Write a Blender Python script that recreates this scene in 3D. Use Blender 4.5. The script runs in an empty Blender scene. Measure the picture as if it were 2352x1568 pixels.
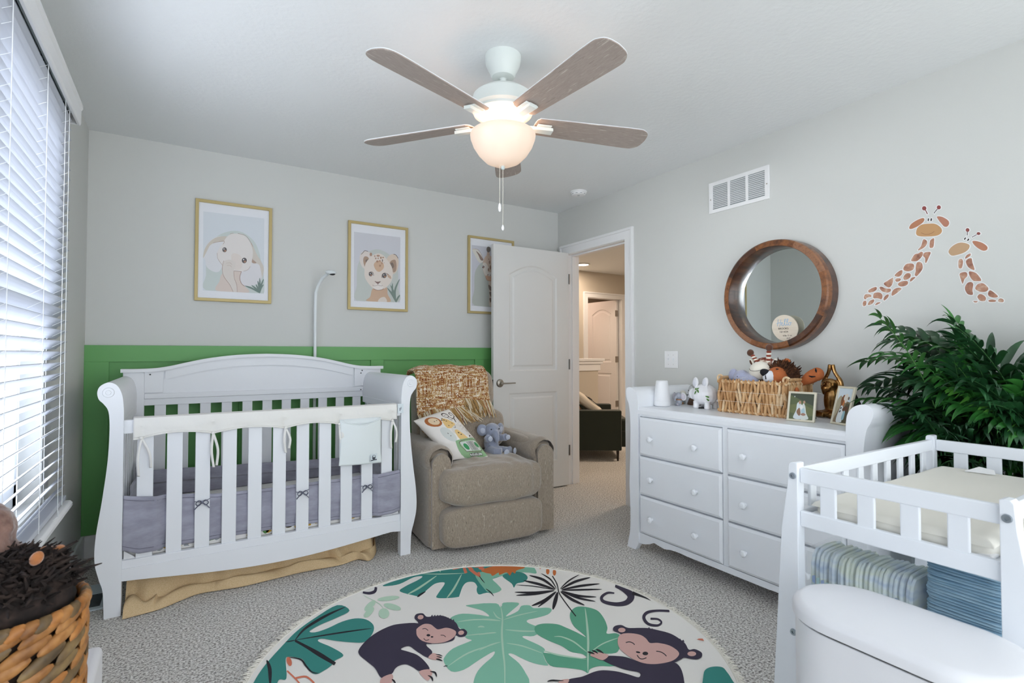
import bpy, bmesh, math, random
from math import sin, cos, pi, radians, sqrt, atan2, tan
from mathutils import Vector, Matrix, noise
from mathutils.geometry import tessellate_polygon

# ---------------------------------------------------------------- camera, world, light, exposure
scene = bpy.context.scene
COL = scene.collection
YAW = atan2(0.532, 0.847); PITCH = math.atan(28 / 1200.0); FPX = 1200.0
CAM = Vector((-2.888, -3.808, 1.155))
FW = Vector((sin(YAW) * cos(PITCH), cos(YAW) * cos(PITCH), sin(PITCH)))
RT = Vector((cos(YAW), -sin(YAW), 0)); UP = RT.cross(FW)
cam_d = bpy.data.cameras.new('camera'); cam = bpy.data.objects.new('camera', cam_d); COL.objects.link(cam)
m3 = Matrix((RT, UP, -FW)).transposed()
cam.matrix_world = Matrix.Translation(CAM) @ m3.to_4x4()
cam_d.lens = 36.0 * FPX / 2352; cam_d.sensor_width = 36; cam_d.clip_start = 0.02
cam_d.dof.use_dof = True; cam_d.dof.focus_distance = 3.2; cam_d.dof.aperture_fstop = 6.3
scene.camera = cam

W = bpy.data.worlds.new('daylight'); scene.world = W; W.use_nodes = True
bg = W.node_tree.nodes['Background']
bg.inputs[0].default_value = (0.90, 0.95, 1.0, 1); bg.inputs[1].default_value = 1.4
scene.view_settings.view_transform = 'Standard'; scene.view_settings.look = 'None'
scene.view_settings.gamma = 1.0; scene.view_settings.exposure = 1.43
scene.view_settings.use_curve_mapping = False
scene.cycles.max_bounces = 10; scene.cycles.diffuse_bounces = 6

def lamp(name, kind, loc, energy, color, size=0.1, rot=None, spot=None):
    d = bpy.data.lights.new(name, kind); d.energy = energy; d.color = color
    if kind == 'POINT': d.shadow_soft_size = size
    if kind == 'AREA': d.size = size
    o = bpy.data.objects.new(name, d); COL.objects.link(o); o.location = loc
    if rot: o.rotation_euler = rot
    return o

sun_d = bpy.data.lights.new('hazy_sun', 'SUN'); sun_d.energy = 6.5; sun_d.angle = radians(40); sun_d.color = (.93, .97, 1)
sun_o = bpy.data.objects.new('hazy_sun', sun_d); COL.objects.link(sun_o); sun_o.rotation_euler = Vector((1, .02, -.14)).to_track_quat('-Z', 'Y').to_euler()

XL = -3.365   # inner face of the window wall;  right wall inner face x=0, back wall y=0
ZC = 2.44

# ---------------------------------------------------------------- pixel -> real surface
def ray(px, py): return FW + RT * ((px - 1176) / FPX) - UP * ((py - 784) / FPX)
def at(px, py, ax, val):
    d = ray(px, py); t = (val - CAM[ax]) / d[ax]; return CAM + d * t

# ---------------------------------------------------------------- materials
def lin(c):
    if isinstance(c, str):
        c = c.lstrip('#'); c = [int(c[i:i + 2], 16) / 255 for i in (0, 2, 4)]
    return tuple((x / 12.92 if x <= 0.04045 else ((x + 0.055) / 1.055) ** 2.4) for x in c[:3]) + (1.0,)
MATS = {}
def mat(name, col='#ffffff', rough=0.5, metal=0, emis=None, es=0, bump=None, var=None, sheen=0, trans=0, alpha=1, ior=1.45, coat=0, spec=None, sss=0):
    """bump=(scale,strength[,distance]); var=(list of colours, scale, detail, stretch xyz)"""
    if name in MATS: return MATS[name]
    m = bpy.data.materials.new(name); m.use_nodes = True; MATS[name] = m
    nt = m.node_tree; b = nt.nodes['Principled BSDF']; I = b.inputs
    I['Base Color'].default_value = lin(col); I['Roughness'].default_value = rough; I['Metallic'].default_value = metal
    I['IOR'].default_value = ior
    if spec is not None: I['Specular IOR Level'].default_value = spec
    if sheen: I['Sheen Weight'].default_value = sheen; I['Sheen Roughness'].default_value = 0.5
    if trans: I['Transmission Weight'].default_value = trans
    if coat: I['Coat Weight'].default_value = coat; I['Coat Roughness'].default_value = 0.1
    if sss: I['Subsurface Weight'].default_value = sss; I['Subsurface Scale'].default_value = 0.02
    I['Alpha'].default_value = alpha
    if emis: I['Emission Color'].default_value = lin(emis); I['Emission Strength'].default_value = es
    tc = None
    def coord(stretch):
        nonlocal tc
        if tc is None: tc = nt.nodes.new('ShaderNodeTexCoord')
        mp = nt.nodes.new('ShaderNodeMapping'); mp.inputs['Scale'].default_value = stretch
        nt.links.new(tc.outputs['Object'], mp.inputs['Vector']); return mp.outputs[0]
    if var:
        cols, sc, det, st = var[:4]
        n = nt.nodes.new('ShaderNodeTexNoise'); n.inputs['Scale'].default_value = sc; n.inputs['Detail'].default_value = det
        n.inputs['Roughness'].default_value = 0.65
        nt.links.new(coord(st), n.inputs['Vector'])
        r = nt.nodes.new('ShaderNodeValToRGB'); e = r.color_ramp.elements
        lo, hi = var[4:6] if len(var) > 4 else (0.3, 0.7)
        e[0].position = lo; e[0].color = lin(cols[0]); e[1].position = hi; e[1].color = lin(cols[-1])
        for i, c in enumerate(cols[1:-1]):
            k = e.new(lo + (hi - lo) * (i + 1) / (len(cols) - 1)); k.color = lin(c)
        nt.links.new(n.outputs['Fac'], r.inputs[0]); nt.links.new(r.outputs[0], I['Base Color'])
    if bump:
        n = nt.nodes.new('ShaderNodeTexNoise'); n.inputs['Scale'].default_value = bump[0]; n.inputs['Detail'].default_value = 4
        nt.links.new(coord(bump[3] if len(bump) > 3 else (1, 1, 1)), n.inputs['Vector'])
        bp = nt.nodes.new('ShaderNodeBump'); bp.inputs['Strength'].default_value = bump[1]
        bp.inputs['Distance'].default_value = bump[2] if len(bump) > 2 else 0.01
        nt.links.new(n.outputs['Fac'], bp.inputs['Height']); nt.links.new(bp.outputs[0], I['Normal'])
    return m

# ---------------------------------------------------------------- mesh builder
class B:
    def __init__(s): s.v = []; s.f = []; s.m = []
    def add(s, vs, fs, m=0, xf=None):
        o = len(s.v)
        s.v += [tuple(xf @ Vector(p)) if xf else tuple(p) for p in vs]
        s.f += [tuple(i + o for i in f) for f in fs]; s.m += [m] * len(fs); return s
    def box(s, a, b, m=0, xf=None):
        x0, y0, z0 = a; x1, y1, z1 = b
        v = [(x, y, z) for x in (x0, x1) for y in (y0, y1) for z in (z0, z1)]
        return s.add(v, [(0, 1, 3, 2), (4, 6, 7, 5), (0, 4, 5, 1), (2, 3, 7, 6), (0, 2, 6, 4), (1, 5, 7, 3)], m, xf)
    def prism(s, poly, ax, a0, a1, m=0, xf=None, holes=()):
        def P(p, a):
            return {'x': (a, p[0], p[1]), 'y': (p[0], a, p[1]), 'z': (p[0], p[1], a)}[ax]
        loops = [list(poly)] + [list(h) for h in holes]
        flat = [p for l in loops for p in l]; n = len(flat)
        tris = tessellate_polygon([[Vector((p[0], p[1], 0)) for p in l] for l in loops])
        v = [P(p, a0) for p in flat] + [P(p, a1) for p in flat]
        f = [tuple(t) for t in tris] + [tuple(i + n for i in reversed(t)) for t in tris] if (holes or len(poly) > 4) else [tuple(range(n)), tuple(range(2 * n - 1, n - 1, -1))]
        k = 0
        for l in loops:
            L = len(l)
            for i in range(L): a = k + i; b = k + (i + 1) % L; f.append((a, b, b + n, a + n))
            k += L
        return s.add(v, f, m, xf)
    def tube(s, pts, r, n=8, m=0, cap=True, xf=None, flat=1.0, closed=False):
        pts = [Vector(p) for p in pts]; N = len(pts)
        rs = r if isinstance(r, (list, tuple)) else [r] * N
        vs = []; fs = []; prev = None
        for i, p in enumerate(pts):
            if closed: t = pts[(i + 1) % N] - pts[i - 1]
            else: t = pts[min(i + 1, N - 1)] - pts[max(i - 1, 0)]
            t = t.normalized() if t.length > 1e-9 else Vector((0, 0, 1))
            if prev is None:
                a = Vector((0, 0, 1)) if abs(t.z) < 0.9 else Vector((1, 0, 0))
                u = t.cross(a).normalized()
            else:
                u = (prev - t * prev.dot(t)); u = u.normalized() if u.length > 1e-6 else t.orthogonal().normalized()
            prev = u; w = t.cross(u)
            for k in range(n):
                an = 2 * pi * k / n; vs.append(p + u * (cos(an) * rs[i]) + w * (sin(an) * rs[i] * flat))
        for i in range(N if closed else N - 1):
            for k in range(n):
                a = i * n + k; b = i * n + (k + 1) % n; j = ((i + 1) % N) * n
                fs.append((a, b, j + (k + 1) % n, j + k))
        if cap and not closed: fs.append(tuple(range(n - 1, -1, -1))); fs.append(tuple((N - 1) * n + k for k in range(n)))
        return s.add(vs, fs, m, xf)
    def lathe(s, prof, n=32, c=(0, 0, 0), m=0, xf=None, axis=None):
        vs = []; fs = []; c = Vector(c)
        for r, z in prof:
            for k in range(n):
                a = 2 * pi * k / n; p = Vector((r * cos(a), r * sin(a), z))
                if axis == 'x': p = Vector((p.z, p.x, p.y))
                if axis == 'y': p = Vector((p.x, p.z, p.y))
                vs.append(c + p)
        for i in range(len(prof) - 1):
            for k in range(n):
                a = i * n + k; b = i * n + (k + 1) % n; fs.append((a, b, b + n, a + n))
        if prof[0][0] > 1e-5: fs.append(tuple(range(n - 1, -1, -1)))
        if prof[-1][0] > 1e-5: fs.append(tuple((len(prof) - 1) * n + k for k in range(n)))
        return s.add(vs, fs, m, xf)
    def ell(s, c, r, rot=None, m=0, nu=16, nv=10, e=1.0, xf=None):
        """(super)ellipsoid; e<1 = boxier"""
        c = Vector(c)
        if not hasattr(r, '__len__'): r = (r, r, r)
        R = rot if rot is not None else Matrix.Identity(3)
        sg = lambda x: (abs(x) ** e) * (1 if x >= 0 else -1)
        vs = []; fs = []
        for j in range(nv + 1):
            ph = -pi / 2 + pi * j / nv
            for i in range(nu):
                th = 2 * pi * i / nu
                p = Vector((r[0] * sg(cos(ph)) * sg(cos(th)), r[1] * sg(cos(ph)) * sg(sin(th)), r[2] * sg(sin(ph))))
                vs.append(c + R @ p)
        for j in range(nv):
            for i in range(nu):
                a = j * nu + i; b = j * nu + (i + 1) % nu; fs.append((a, b, b + nu, a + nu))
        return s.add(vs, fs, m, xf)
    def grid(s, fn, nu, nv, m=0, mf=None, xf=None):
        vs = [fn(i / nu, j / nv) for j in range(nv + 1) for i in range(nu + 1)]
        o = len(s.v); s.v += [tuple(xf @ Vector(p)) if xf else tuple(p) for p in vs]
        for j in range(nv):
            for i in range(nu):
                a = o + j * (nu + 1) + i; s.f.append((a, a + 1, a + nu + 2, a + nu + 1))
                s.m.append(mf((i + .5) / nu, (j + .5) / nv) if mf else m)
        return s
    def flat(s, pts3, m=0):
        """single face polygon in 3-D, triangulated"""
        tr = tessellate_polygon([[Vector(p) for p in pts3]])
        return s.add(pts3, [tuple(t) for t in tr], m)

def R3(x=0, y=0, z=0):
    return (Matrix.Rotation(radians(z), 3, 'Z') @ Matrix.Rotation(radians(y), 3, 'Y') @ Matrix.Rotation(radians(x), 3, 'X'))
def T(loc=(0, 0, 0), x=0, y=0, z=0, s=1):
    return Matrix.Translation(loc) @ R3(x, y, z).to_4x4() @ Matrix.Scale(s, 4)

LOC = {}
def thing(name, label, cat, loc=(0, 0, 0), rotz=0, group=None, local=False):
    o = bpy.data.objects.new(name, None); COL.objects.link(o); o.empty_display_size = 0.05
    o.location = loc; o.rotation_euler = (0, 0, rotz); o['label'] = label; o['category'] = cat
    if group: o['group'] = group
    LOC[o.name] = None if local else (Matrix.Translation(loc) @ Matrix.Rotation(rotz, 4, 'Z')).inverted()
    return o
def tag(o, label, cat, group=None):
    o['label'] = label; o['category'] = cat
    if group: o['group'] = group
    return o
def obj(name, b, mats, parent=None, smooth=True, bevel=0, seg=2, sub=0, angle=35, remesh=0, disp=None, solid=0, label=None, kind=None, recalc=True):
    me = bpy.data.meshes.new(name); me.from_pydata(b.v, [], b.f); me.update()
    if not isinstance(mats, (list, tuple)): mats = [mats]
    for m in mats: me.materials.append(m)
    if len(mats) > 1: me.polygons.foreach_set('material_index', b.m)
    if recalc:
        bm = bmesh.new(); bm.from_mesh(me); bmesh.ops.recalc_face_normals(bm, faces=bm.faces); bm.to_mesh(me); bm.free()
    if smooth:
        me.polygons.foreach_set('use_smooth', [True] * len(me.polygons)); me.set_sharp_from_angle(angle=radians(angle))
    o = bpy.data.objects.new(name, me); COL.objects.link(o)
    if parent is not None:
        o.parent = parent; inv = LOC.get(parent.name)
        if inv is not None: o.matrix_parent_inverse = inv
    if solid:
        md = o.modifiers.new('solid', 'SOLIDIFY'); md.thickness = solid; md.offset = 0
    if bevel:
        md = o.modifiers.new('bevel', 'BEVEL'); md.width = bevel; md.segments = seg; md.limit_method = 'ANGLE'; md.angle_limit = radians(40); md.harden_normals = smooth
    if remesh:
        md = o.modifiers.new('remesh', 'REMESH'); md.mode = 'VOXEL'; md.voxel_size = remesh; md.use_smooth_shade = True
        s = o.modifiers.new('smooth', 'SMOOTH'); s.iterations = 4; s.factor = 0.5
    if sub:
        md = o.modifiers.new('sub', 'SUBSURF'); md.levels = sub; md.render_levels = sub
    if disp:
        tx = bpy.data.textures.new(name + '_fuzz', 'CLOUDS'); tx.noise_scale = disp[0]; tx.noise_depth = 2
        md = o.modifiers.new('disp', 'DISPLACE'); md.texture = tx; md.strength = disp[1]; md.mid_level = 0.5
    if label: o['label'] = label
    if kind: o['kind'] = kind
    return o
def struct(name, b, m, parent=None, **k):
    o = obj(name, b, m, parent, **k)
    if parent is None: o['kind'] = 'structure'
    return o
def bxo(name, a, b_, m, parent=None, **k): return obj(name, B().box(a, b_), m, parent, **k)

def spline(pts, n=6, closed=True):
    """Catmull-Rom through points (2-D or 3-D tuples)"""
    N = len(pts); out = []; d = len(pts[0])
    rng = range(N) if closed else range(N - 1)
    g = (lambda i: pts[i % N]) if closed else (lambda i: pts[max(0, min(N - 1, i))])
    for i in rng:
        p0, p1, p2, p3 = g(i - 1), g(i), g(i + 1), g(i + 2)
        for k in range(n):
            t = k / n
            out.append(tuple(0.5 * (2 * p1[a] + (p2[a] - p0[a]) * t + (2 * p0[a] - 5 * p1[a] + 4 * p2[a] - p3[a]) * t * t + (3 * p1[a] - p0[a] - 3 * p2[a] + p3[a]) * t ** 3) for a in range(d)))
    if not closed: out.append(tuple(pts[-1]))
    return out
def circ(cx, cy, rx, ry=None, n=20, rot=0):
    ry = ry or rx; c, s = cos(rot), sin(rot)
    return [(cx + rx * cos(2 * pi * k / n) * c - ry * sin(2 * pi * k / n) * s, cy + rx * cos(2 * pi * k / n) * s + ry * sin(2 * pi * k / n) * c) for k in range(n)]
def stroke(pts, w, taper=False, n=5):
    """2-D polyline to polygon of width w (w may be list at the given points)"""
    ws = w if isinstance(w, (list, tuple)) else [w] * len(pts)
    q = spline([(p[0], p[1], ww) for p, ww in zip(pts, ws)], n, False) if len(pts) > 2 else [(p[0], p[1], ww) for p, ww in zip(pts, ws)]
    if len(pts) == 2 and taper:
        (x0, y0, a), (x1, y1, b) = q; q = [(x0 + (x1 - x0) * t, y0 + (y1 - y0) * t, (a + (b - a) * t)) for t in [i / 8 for i in range(9)]]
    L = []; R = []; N = len(q)
    for i in range(N):
        a = q[max(0, i - 1)]; b = q[min(N - 1, i + 1)]; dx, dy = b[0] - a[0], b[1] - a[1]; l = sqrt(dx * dx + dy * dy) or 1
        h = q[i][2] / 2
        if taper: h *= max(0.06, sin(pi * (0.04 + 0.92 * i / (N - 1))) ** 0.8)
        L.append((q[i][0] - dy / l * h, q[i][1] + dx / l * h)); R.append((q[i][0] + dy / l * h, q[i][1] - dx / l * h))
    return L + R[::-1]
def inset(poly, d):
    """shrink a 2-D polygon by d"""
    A = sum(poly[i][0] * poly[(i + 1) % len(poly)][1] - poly[(i + 1) % len(poly)][0] * poly[i][1] for i in range(len(poly)))
    sg = 1 if A > 0 else -1; out = []; N = len(poly)
    for i in range(N):
        p0, p1, p2 = Vector(poly[i - 1]), Vector(poly[i]), Vector(poly[(i + 1) % N])
        n1 = Vector((-(p1 - p0).y, (p1 - p0).x)); n2 = Vector((-(p2 - p1).y, (p2 - p1).x))
        n1 = n1.normalized() if n1.length else n2.normalized(); n2 = n2.normalized() if n2.length else n1
        nn = (n1 + n2); l = nn.length
        nn = nn / l if l > 1e-6 else n1
        k = 1 / max(0.4, nn.dot(n1)); out.append(tuple(p1 + nn * (d * sg * k)))
    return out
def inside(p, poly):
    c = False; x, y = p; j = len(poly) - 1
    for i in range(len(poly)):
        if (poly[i][1] > y) != (poly[j][1] > y) and x < (poly[j][0] - poly[i][0]) * (y - poly[i][1]) / (poly[j][1] - poly[i][1]) + poly[i][0]: c = not c
        j = i
    return c

# common materials
M_white = mat('white_paint', '#e9ebee', 0.35, bump=(60, 0.03, 0.002))
M_trim = mat('white_trim_paint', '#ebebec', 0.4)
M_wall = mat('grey_green_wall_paint', '#cfd0cd', 0.75, bump=(220, 0.06, 0.002))
M_black = mat('black', '#141416', 0.5)
M_nickel = mat('brushed_nickel', '#a39c92', 0.35, 1)
# ================================================================ setting
M_ceil = mat('ceiling_paint', '#e9ebec', 0.85, bump=(45, 0.35, 0.004))
M_green = mat('green_wall_paint', '#67a560', 0.45, bump=(120, 0.04, 0.002))
M_hall = mat('hall_wall_paint', '#c9c0b2', 0.75)
M_carpet = mat('speckled_carpet', rough=0.95, var=(['#655e57', '#bbb5ad', '#dcd7d0', '#fbf8f3'], 115, 3, (1, 1, 1), .37, .60), bump=(130, 1.0, 0.012), sheen=0.3)
YB = -6.4
b = B().box((XL - .15, YB, -.05), (5.2, 4.2, 0)); struct('floor', b, M_carpet, smooth=False)
b = B().box((XL - .15, YB, ZC), (5.2, 4.2, ZC + .05)); struct('ceiling', b, M_ceil, smooth=False)
struct('wall_back', B().box((XL, 0, 0), (0, .12, ZC)), M_wall, smooth=False)
# window wall with opening
WY0, WY1, WZ0, WZ1 = -2.85, -1.02, .56, 2.08
VY0, VY1, VZ0, VZ1 = -5.95, -4.45, .25, 2.1      # added window opening behind the camera, lets in extra daylight
b = B().box((XL - .15, YB, 0), (XL, VY0, ZC)).box((XL - .15, VY1, 0), (XL, WY0, ZC)).box((XL - .15, VY0, 0), (XL, VY1, VZ0)).box((XL - .15, VY0, VZ1), (XL, VY1, ZC)).box((XL - .15, WY1, 0), (XL, .12, ZC)).box((XL - .15, WY0, 0), (XL, WY1, WZ0)).box((XL - .15, WY0, WZ1), (XL, WY1, ZC))
struct('wall_left', b, M_wall, smooth=False)
# right wall with door opening
DY0, DY1, DZ = -.862, -.142, 2.035
b = B().box((0, YB, 0), (.12, DY0 - .02, ZC)).box((0, DY1 + .02, 0), (.12, 2.45, ZC)).box((0, DY0 - .02, DZ + .02), (.12, DY1 + .02, ZC))
struct('wall_right', b, M_wall, smooth=False)
# wainscot
b = B()
b.box((XL, -.006, .13), (0, 0, 1.2), 0)
def wb(x0, x1, z0, z1): b.box((x0, -.022, z0), (x1, -.004, z1), 0)
wb(XL, -.02, 1.108, 1.204); wb(XL, -.02, .13, .25)
for x0, x1 in ((XL, -3.252), (-2.585, -2.49), (-1.728, -1.632), (-.868, -.785), (-.1, -.02)): wb(x0, x1, .25, 1.108)
struct('trim_1', b, M_green, smooth=False, bevel=.0015)
def baseb(name, pts):
    b = B()
    for a, c in pts: b.box(a, c)
    struct(name, b, M_trim, smooth=False, bevel=.004)
baseb('baseboard_back', [((XL + .014, -.02, 0), (0, 0, .13))])
baseb('baseboard_left', [((XL, YB, 0), (XL + .014, 0, .13))])
baseb('baseboard_right', [((-.014, YB, 0), (0, DY0 - .09, .13))])
# door casing + jamb
b = B()
cw = .085
def ucasing(x0, x1, y0, y1, zt):      # flat mitred casing around the opening
    b.prism([(y0 - cw, 0), (y0 - cw, zt + cw), (y1 + cw, zt + cw), (y1 + cw, 0), (y1, 0), (y1, zt), (y0, zt), (y0, 0)], 'x', x0, x1)
ucasing(-.016, 0, DY0 - .006, DY1 + .006, DZ + .004)
b.prism([(DY0 - .006 - cw, 0), (DY0 - .006 - cw, DZ + cw), (DY1 + .006 + cw, DZ + cw), (DY1 + .006 + cw, 0), (DY1 + .006 + cw - .02, 0), (DY1 + .006 + cw - .02, DZ + cw - .02), (DY0 - .006 - cw + .02, DZ + cw - .02), (DY0 - .006 - cw + .02, 0)], 'x', -.024, -.014)
b.prism([(DY0 - .02, 0), (DY0 - .02, DZ + .02), (DY1 + .02, DZ + .02), (DY1 + .02, 0), (DY1, 0), (DY1, DZ), (DY0, DZ), (DY0, 0)], 'x', -.004, .13)
b.prism([(DY0, 0), (DY0, DZ), (DY1, DZ), (DY1, 0), (DY1 - .012, 0), (DY1 - .012, DZ - .012), (DY0 + .012, DZ - .012), (DY0 + .012, 0)], 'x', .045, .085)
t2 = struct('trim_2', b, M_trim, smooth=False, bevel=.002)
obj('strike_plate', B().box((.01, DY0 - .001, .88), (.04, DY0 + .003, .95)), M_nickel, t2)

def door_leaf(parent, w, h, name='door_panel', th=.035, m=None):
    """local: hinge edge at x=0, leaf runs to x=-w, front face at y=0 (faces -y), two moulded panels, arched top one"""
    def P(x0, x1, z0, z1, arch):
        top = [(x1, z1)]
        if arch:
            top = [(x1 + (x0 - x1) * t, z1 + arch * sin(pi * t)) for t in [i / 14 for i in range(15)]]
            return [(x0, z0), (x1, z0)] + top
        return [(x0, z0), (x1, z0), (x1, z1), (x0, z1)]
    sx = w / .76
    pans = [P(-.612 * sx, -.128 * sx, 1.0, 1.80, .085), P(-.612 * sx, -.128 * sx, .225, .82, 0)]
    b = B(); outer = [(-w, 0), (0, 0), (0, h), (-w, h)]
    for y, sgn in ((0, 1), (th, -1)):
        loops = [outer] + pans
        flat = [p for l in loops for p in l]
        tr = tessellate_polygon([[Vector((p[0], p[1], 0)) for p in l] for l in loops])
        b.add([(p[0], y, p[1]) for p in flat], [tuple(t) for t in tr])
        for p in pans:
            l0 = p; l1 = inset(p, .012); l2 = inset(p, .036); l3 = inset(p, .05); n = len(p)
            vs = [(q[0], y, q[1]) for q in l0] + [(q[0], y + sgn * .009, q[1]) for q in l1] + [(q[0], y + sgn * .009, q[1]) for q in l2] + [(q[0], y + sgn * .002, q[1]) for q in l3]
            fs = [(k * n + i, k * n + (i + 1) % n, (k + 1) * n + (i + 1) % n, (k + 1) * n + i) for k in range(3) for i in range(n)]
            fs.append(tuple(3 * n + i for i in range(n))); b.add(vs, fs)
    b.add([(-w, 0, 0), (0, 0, 0), (0, 0, h), (-w, 0, h), (-w, th, 0), (0, th, 0), (0, th, h), (-w, th, h)], [(0, 1, 5, 4), (1, 2, 6, 5), (2, 3, 7, 6), (3, 0, 4, 7)])
    return obj(name, b, m or M_door, parent, smooth=False)
M_door = mat('door_paint', '#dcdcda', 0.45)
d1 = bpy.data.objects.new('door_1', None); COL.objects.link(d1); d1.location = (-.02, -.180, .012); d1['kind'] = 'structure'; LOC[d1.name] = None
door_leaf(d1, .765, 2.03)
def lever(parent, x, z, y0, sgn, name='door_handle'):
    b = B()
    b.lathe([(0, 0), (.033, 0), (.033, .006), (.028, .012), (.012, .016), (.011, .045), (0, .047)], 24, axis='y', xf=T((x, y0, z)) @ Matrix.Diagonal((1, -sgn, 1, 1)))
    b.tube([(x, y0 - sgn * .042, z), (x + .03, y0 - sgn * .048, z), (x + .12, y0 - sgn * .046, z)], [.009, .0075, .006], 10, flat=.8)
    return obj(name, b, M_nickel, parent)
lever(d1, -.705, .905, 0, 1)
obj('latch_plate', B().box((-.767, .005, .875), (-.763, .03, .935)), M_black, d1)
obj('latch_bolt', B().box((-.775, .012, .897), (-.763, .024, .912)), M_nickel, d1)
for z in (.3, 1.05, 1.8):
    b = B().tube([(0.004, -.004, z - .045), (0.004, -.004, z + .045)], .006, 8).box((-.002, .002, z - .045), (.003, .03, z + .045)); obj('hinge', b, mat('dark_hinge', '#6d6964', .4, 1), d1)

# ---- hallway beyond the door
FY = 2.45
FX0, FX1 = 2.43, 3.15
b = B().box((.12, FY, 0), (FX0 - .02, FY + .12, ZC)).box((FX1 + .02, FY, 0), (5.2, FY + .12, ZC)).box((FX0 - .02, FY, DZ + .02), (FX1 + .02, FY + .12, ZC))
struct('wall_hallway', b, M_hall, smooth=False)
struct('wall_hallway_right', B().box((5.0, -2.2, 0), (5.2, 4.2, ZC)), M_hall, smooth=False)
struct('wall_hallway_front', B().box((.12, -2.3, 0), (5.2, -2.2, ZC)), M_hall, smooth=False)
struct('wall_far_room', B().box((1.2, 4.0, 0), (5.2, 4.2, ZC)).box((1.1, FY + .12, 0), (1.2, 4.2, ZC)), M_hall, smooth=False)
b = B()
def U(y0, y1, w, zt, x0, x1): b.prism([(x0 - w, 0), (x0 - w, zt + w), (x1 + w, zt + w), (x1 + w, 0), (x1, 0), (x1, zt), (x0, zt), (x0, 0)], 'y', y0, y1)
U(FY - .016, FY, cw, DZ, FX0, FX1); U(FY - .024, FY - .014, .02, DZ + .065, FX0 - .065, FX1 + .065)
b.prism([(FX0 - .02, 0), (FX0 - .02, DZ + .02), (FX1 + .02, DZ + .02), (FX1 + .02, 0), (FX1, 0), (FX1, DZ), (FX0, DZ), (FX0, 0)], 'y', FY - .002, FY + .125)
struct('trim_3', b, M_trim, smooth=False, bevel=.002)
d2 = bpy.data.objects.new('door_2', None); COL.objects.link(d2); d2.location = (3.09, FY + .05, .012); d2.rotation_euler = (0, 0, radians(-87)); d2['kind'] = 'structure'; LOC[d2.name] = None
door_leaf(d2, .71, 2.02)
for z in (.33, 1.05, 1.80):
    obj('hinge', B().box((-.002, -.03, z - .05), (.004, .036, z + .05)).tube([(.006, -.032, z - .05), (.006, -.032, z + .05)], .007, 8), M_nickel, d2, bevel=.002)
# half wall with cap
struct('wall_half', B().box((.12, 1.62, 0), (1.91, 1.74, .95)), M_hall, smooth=False)
b = B().box((.12, 1.56, 1.055), (1.985, 1.80, 1.09)).box((.12, 1.58, 1.015), (1.965, 1.78, 1.055)).box((.12, 1.60, .925), (1.94, 1.76, 1.015))
struct('trim_4', b, M_trim, smooth=False, bevel=.006)
# recessed hallway light
t = thing('recessed_ceiling_light', 'round white recessed light glowing in the hallway ceiling', 'ceiling light', (1.95, 1.98, ZC))
obj('trim_ring', B().lathe([(.085, 0), (.105, -.004), (.105, -.012), (.09, -.016), (.078, -.012), (.078, 0)], 32, (1.95, 1.98, ZC)), M_trim, t)
obj('lens', B().lathe([(.0, -.009), (.079, -.009), (.079, -.003), (0, -.003)], 32, (1.95, 1.98, ZC)), mat('lit_lens', '#fff4e0', emis='#fff0dc', es=8), t)
L = lamp('hallway_lamp_and_fill', 'AREA', (1.95, 1.98, ZC - .02), 5.5, (1, .80, .62), .5)
L = lamp('hallway_lamp_and_fill', 'AREA', (2.2, -.4, ZC - .02), 17, (1, .80, .62), .5)  # extra fill light without a fixture, warms and brightens the hall carpet
L = lamp('far_room_added_fill', 'AREA', (2.3, 3.3, ZC - .02), 6, (1, .70, .54), .4)  # added unseen fill light, brightens the far door

# ---- window
M_vinyl = mat('white_vinyl', '#e8edf2', .4)
t = thing('window_1', '', 'window', (XL, WY0, WZ0)); del t['label']; del t['category']; t['kind'] = 'structure'
xo, xi = XL - .14, XL - .075
b = B(); yc = (WY0 + WY1) / 2
for (a, c) in (((WY0, WZ0), (WY1, WZ0 + .05)), ((WY0, WZ1 - .05), (WY1, WZ1)), ((WY0, WZ0), (WY0 + .05, WZ1)), ((WY1 - .05, WZ0), (WY1, WZ1)), ((yc - .05, WZ0), (yc + .05, WZ1)), ((WY0, 1.29), (WY1, 1.34))):
    b.box((xo, a[0], a[1]), (xi, c[0], c[1]))
for y0, y1 in ((WY0 + .05, yc - .05), (yc + .05, WY1 - .05)):
    b.box((xo + .02, y0, WZ0 + .05), (xi + .01, y0 + .035, 1.3)).box((xo + .02, y1 - .035, WZ0 + .05), (xi + .01, y1, 1.3)).box((xo + .02, y0, WZ0 + .05), (xi + .01, y1, WZ0 + .095))
obj('window_frame', b, M_vinyl, t, smooth=False, bevel=.003)
gm = bpy.data.materials.new('clear_glass'); gm.use_nodes = True; nt = gm.node_tree; nt.nodes.clear()
o_ = nt.nodes.new('ShaderNodeOutputMaterial'); mx = nt.nodes.new('ShaderNodeMixShader'); tr_ = nt.nodes.new('ShaderNodeBsdfTransparent'); gl = nt.nodes.new('ShaderNodeBsdfGlossy')
gl.inputs['Roughness'].default_value = .02; mx.inputs[0].default_value = .06
nt.links.new(tr_.outputs[0], mx.inputs[1]); nt.links.new(gl.outputs[0], mx.inputs[2]); nt.links.new(mx.outputs[0], o_.inputs[0])
for y0, y1 in ((WY0 + .05, yc - .05), (yc + .05, WY1 - .05)):
    obj('pane', B().box((xo + .03, y0, WZ0 + .05), (xo + .034, y1, WZ1 - .05)), gm, t, smooth=False)
b = B()
b.prism([(XL - .15, .50), (XL + .075, .50), (XL + .083, .508), (XL + .083, .522), (XL + .075, .532), (XL - .15, .532)], 'y', WY0 - .09, -.905)
b.prism([(XL, .44), (XL + .016, .44), (XL + .022, .455), (XL + .03, .47), (XL + .055, .50), (XL, .50)], 'y', WY0 - .06, -.93)
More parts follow.
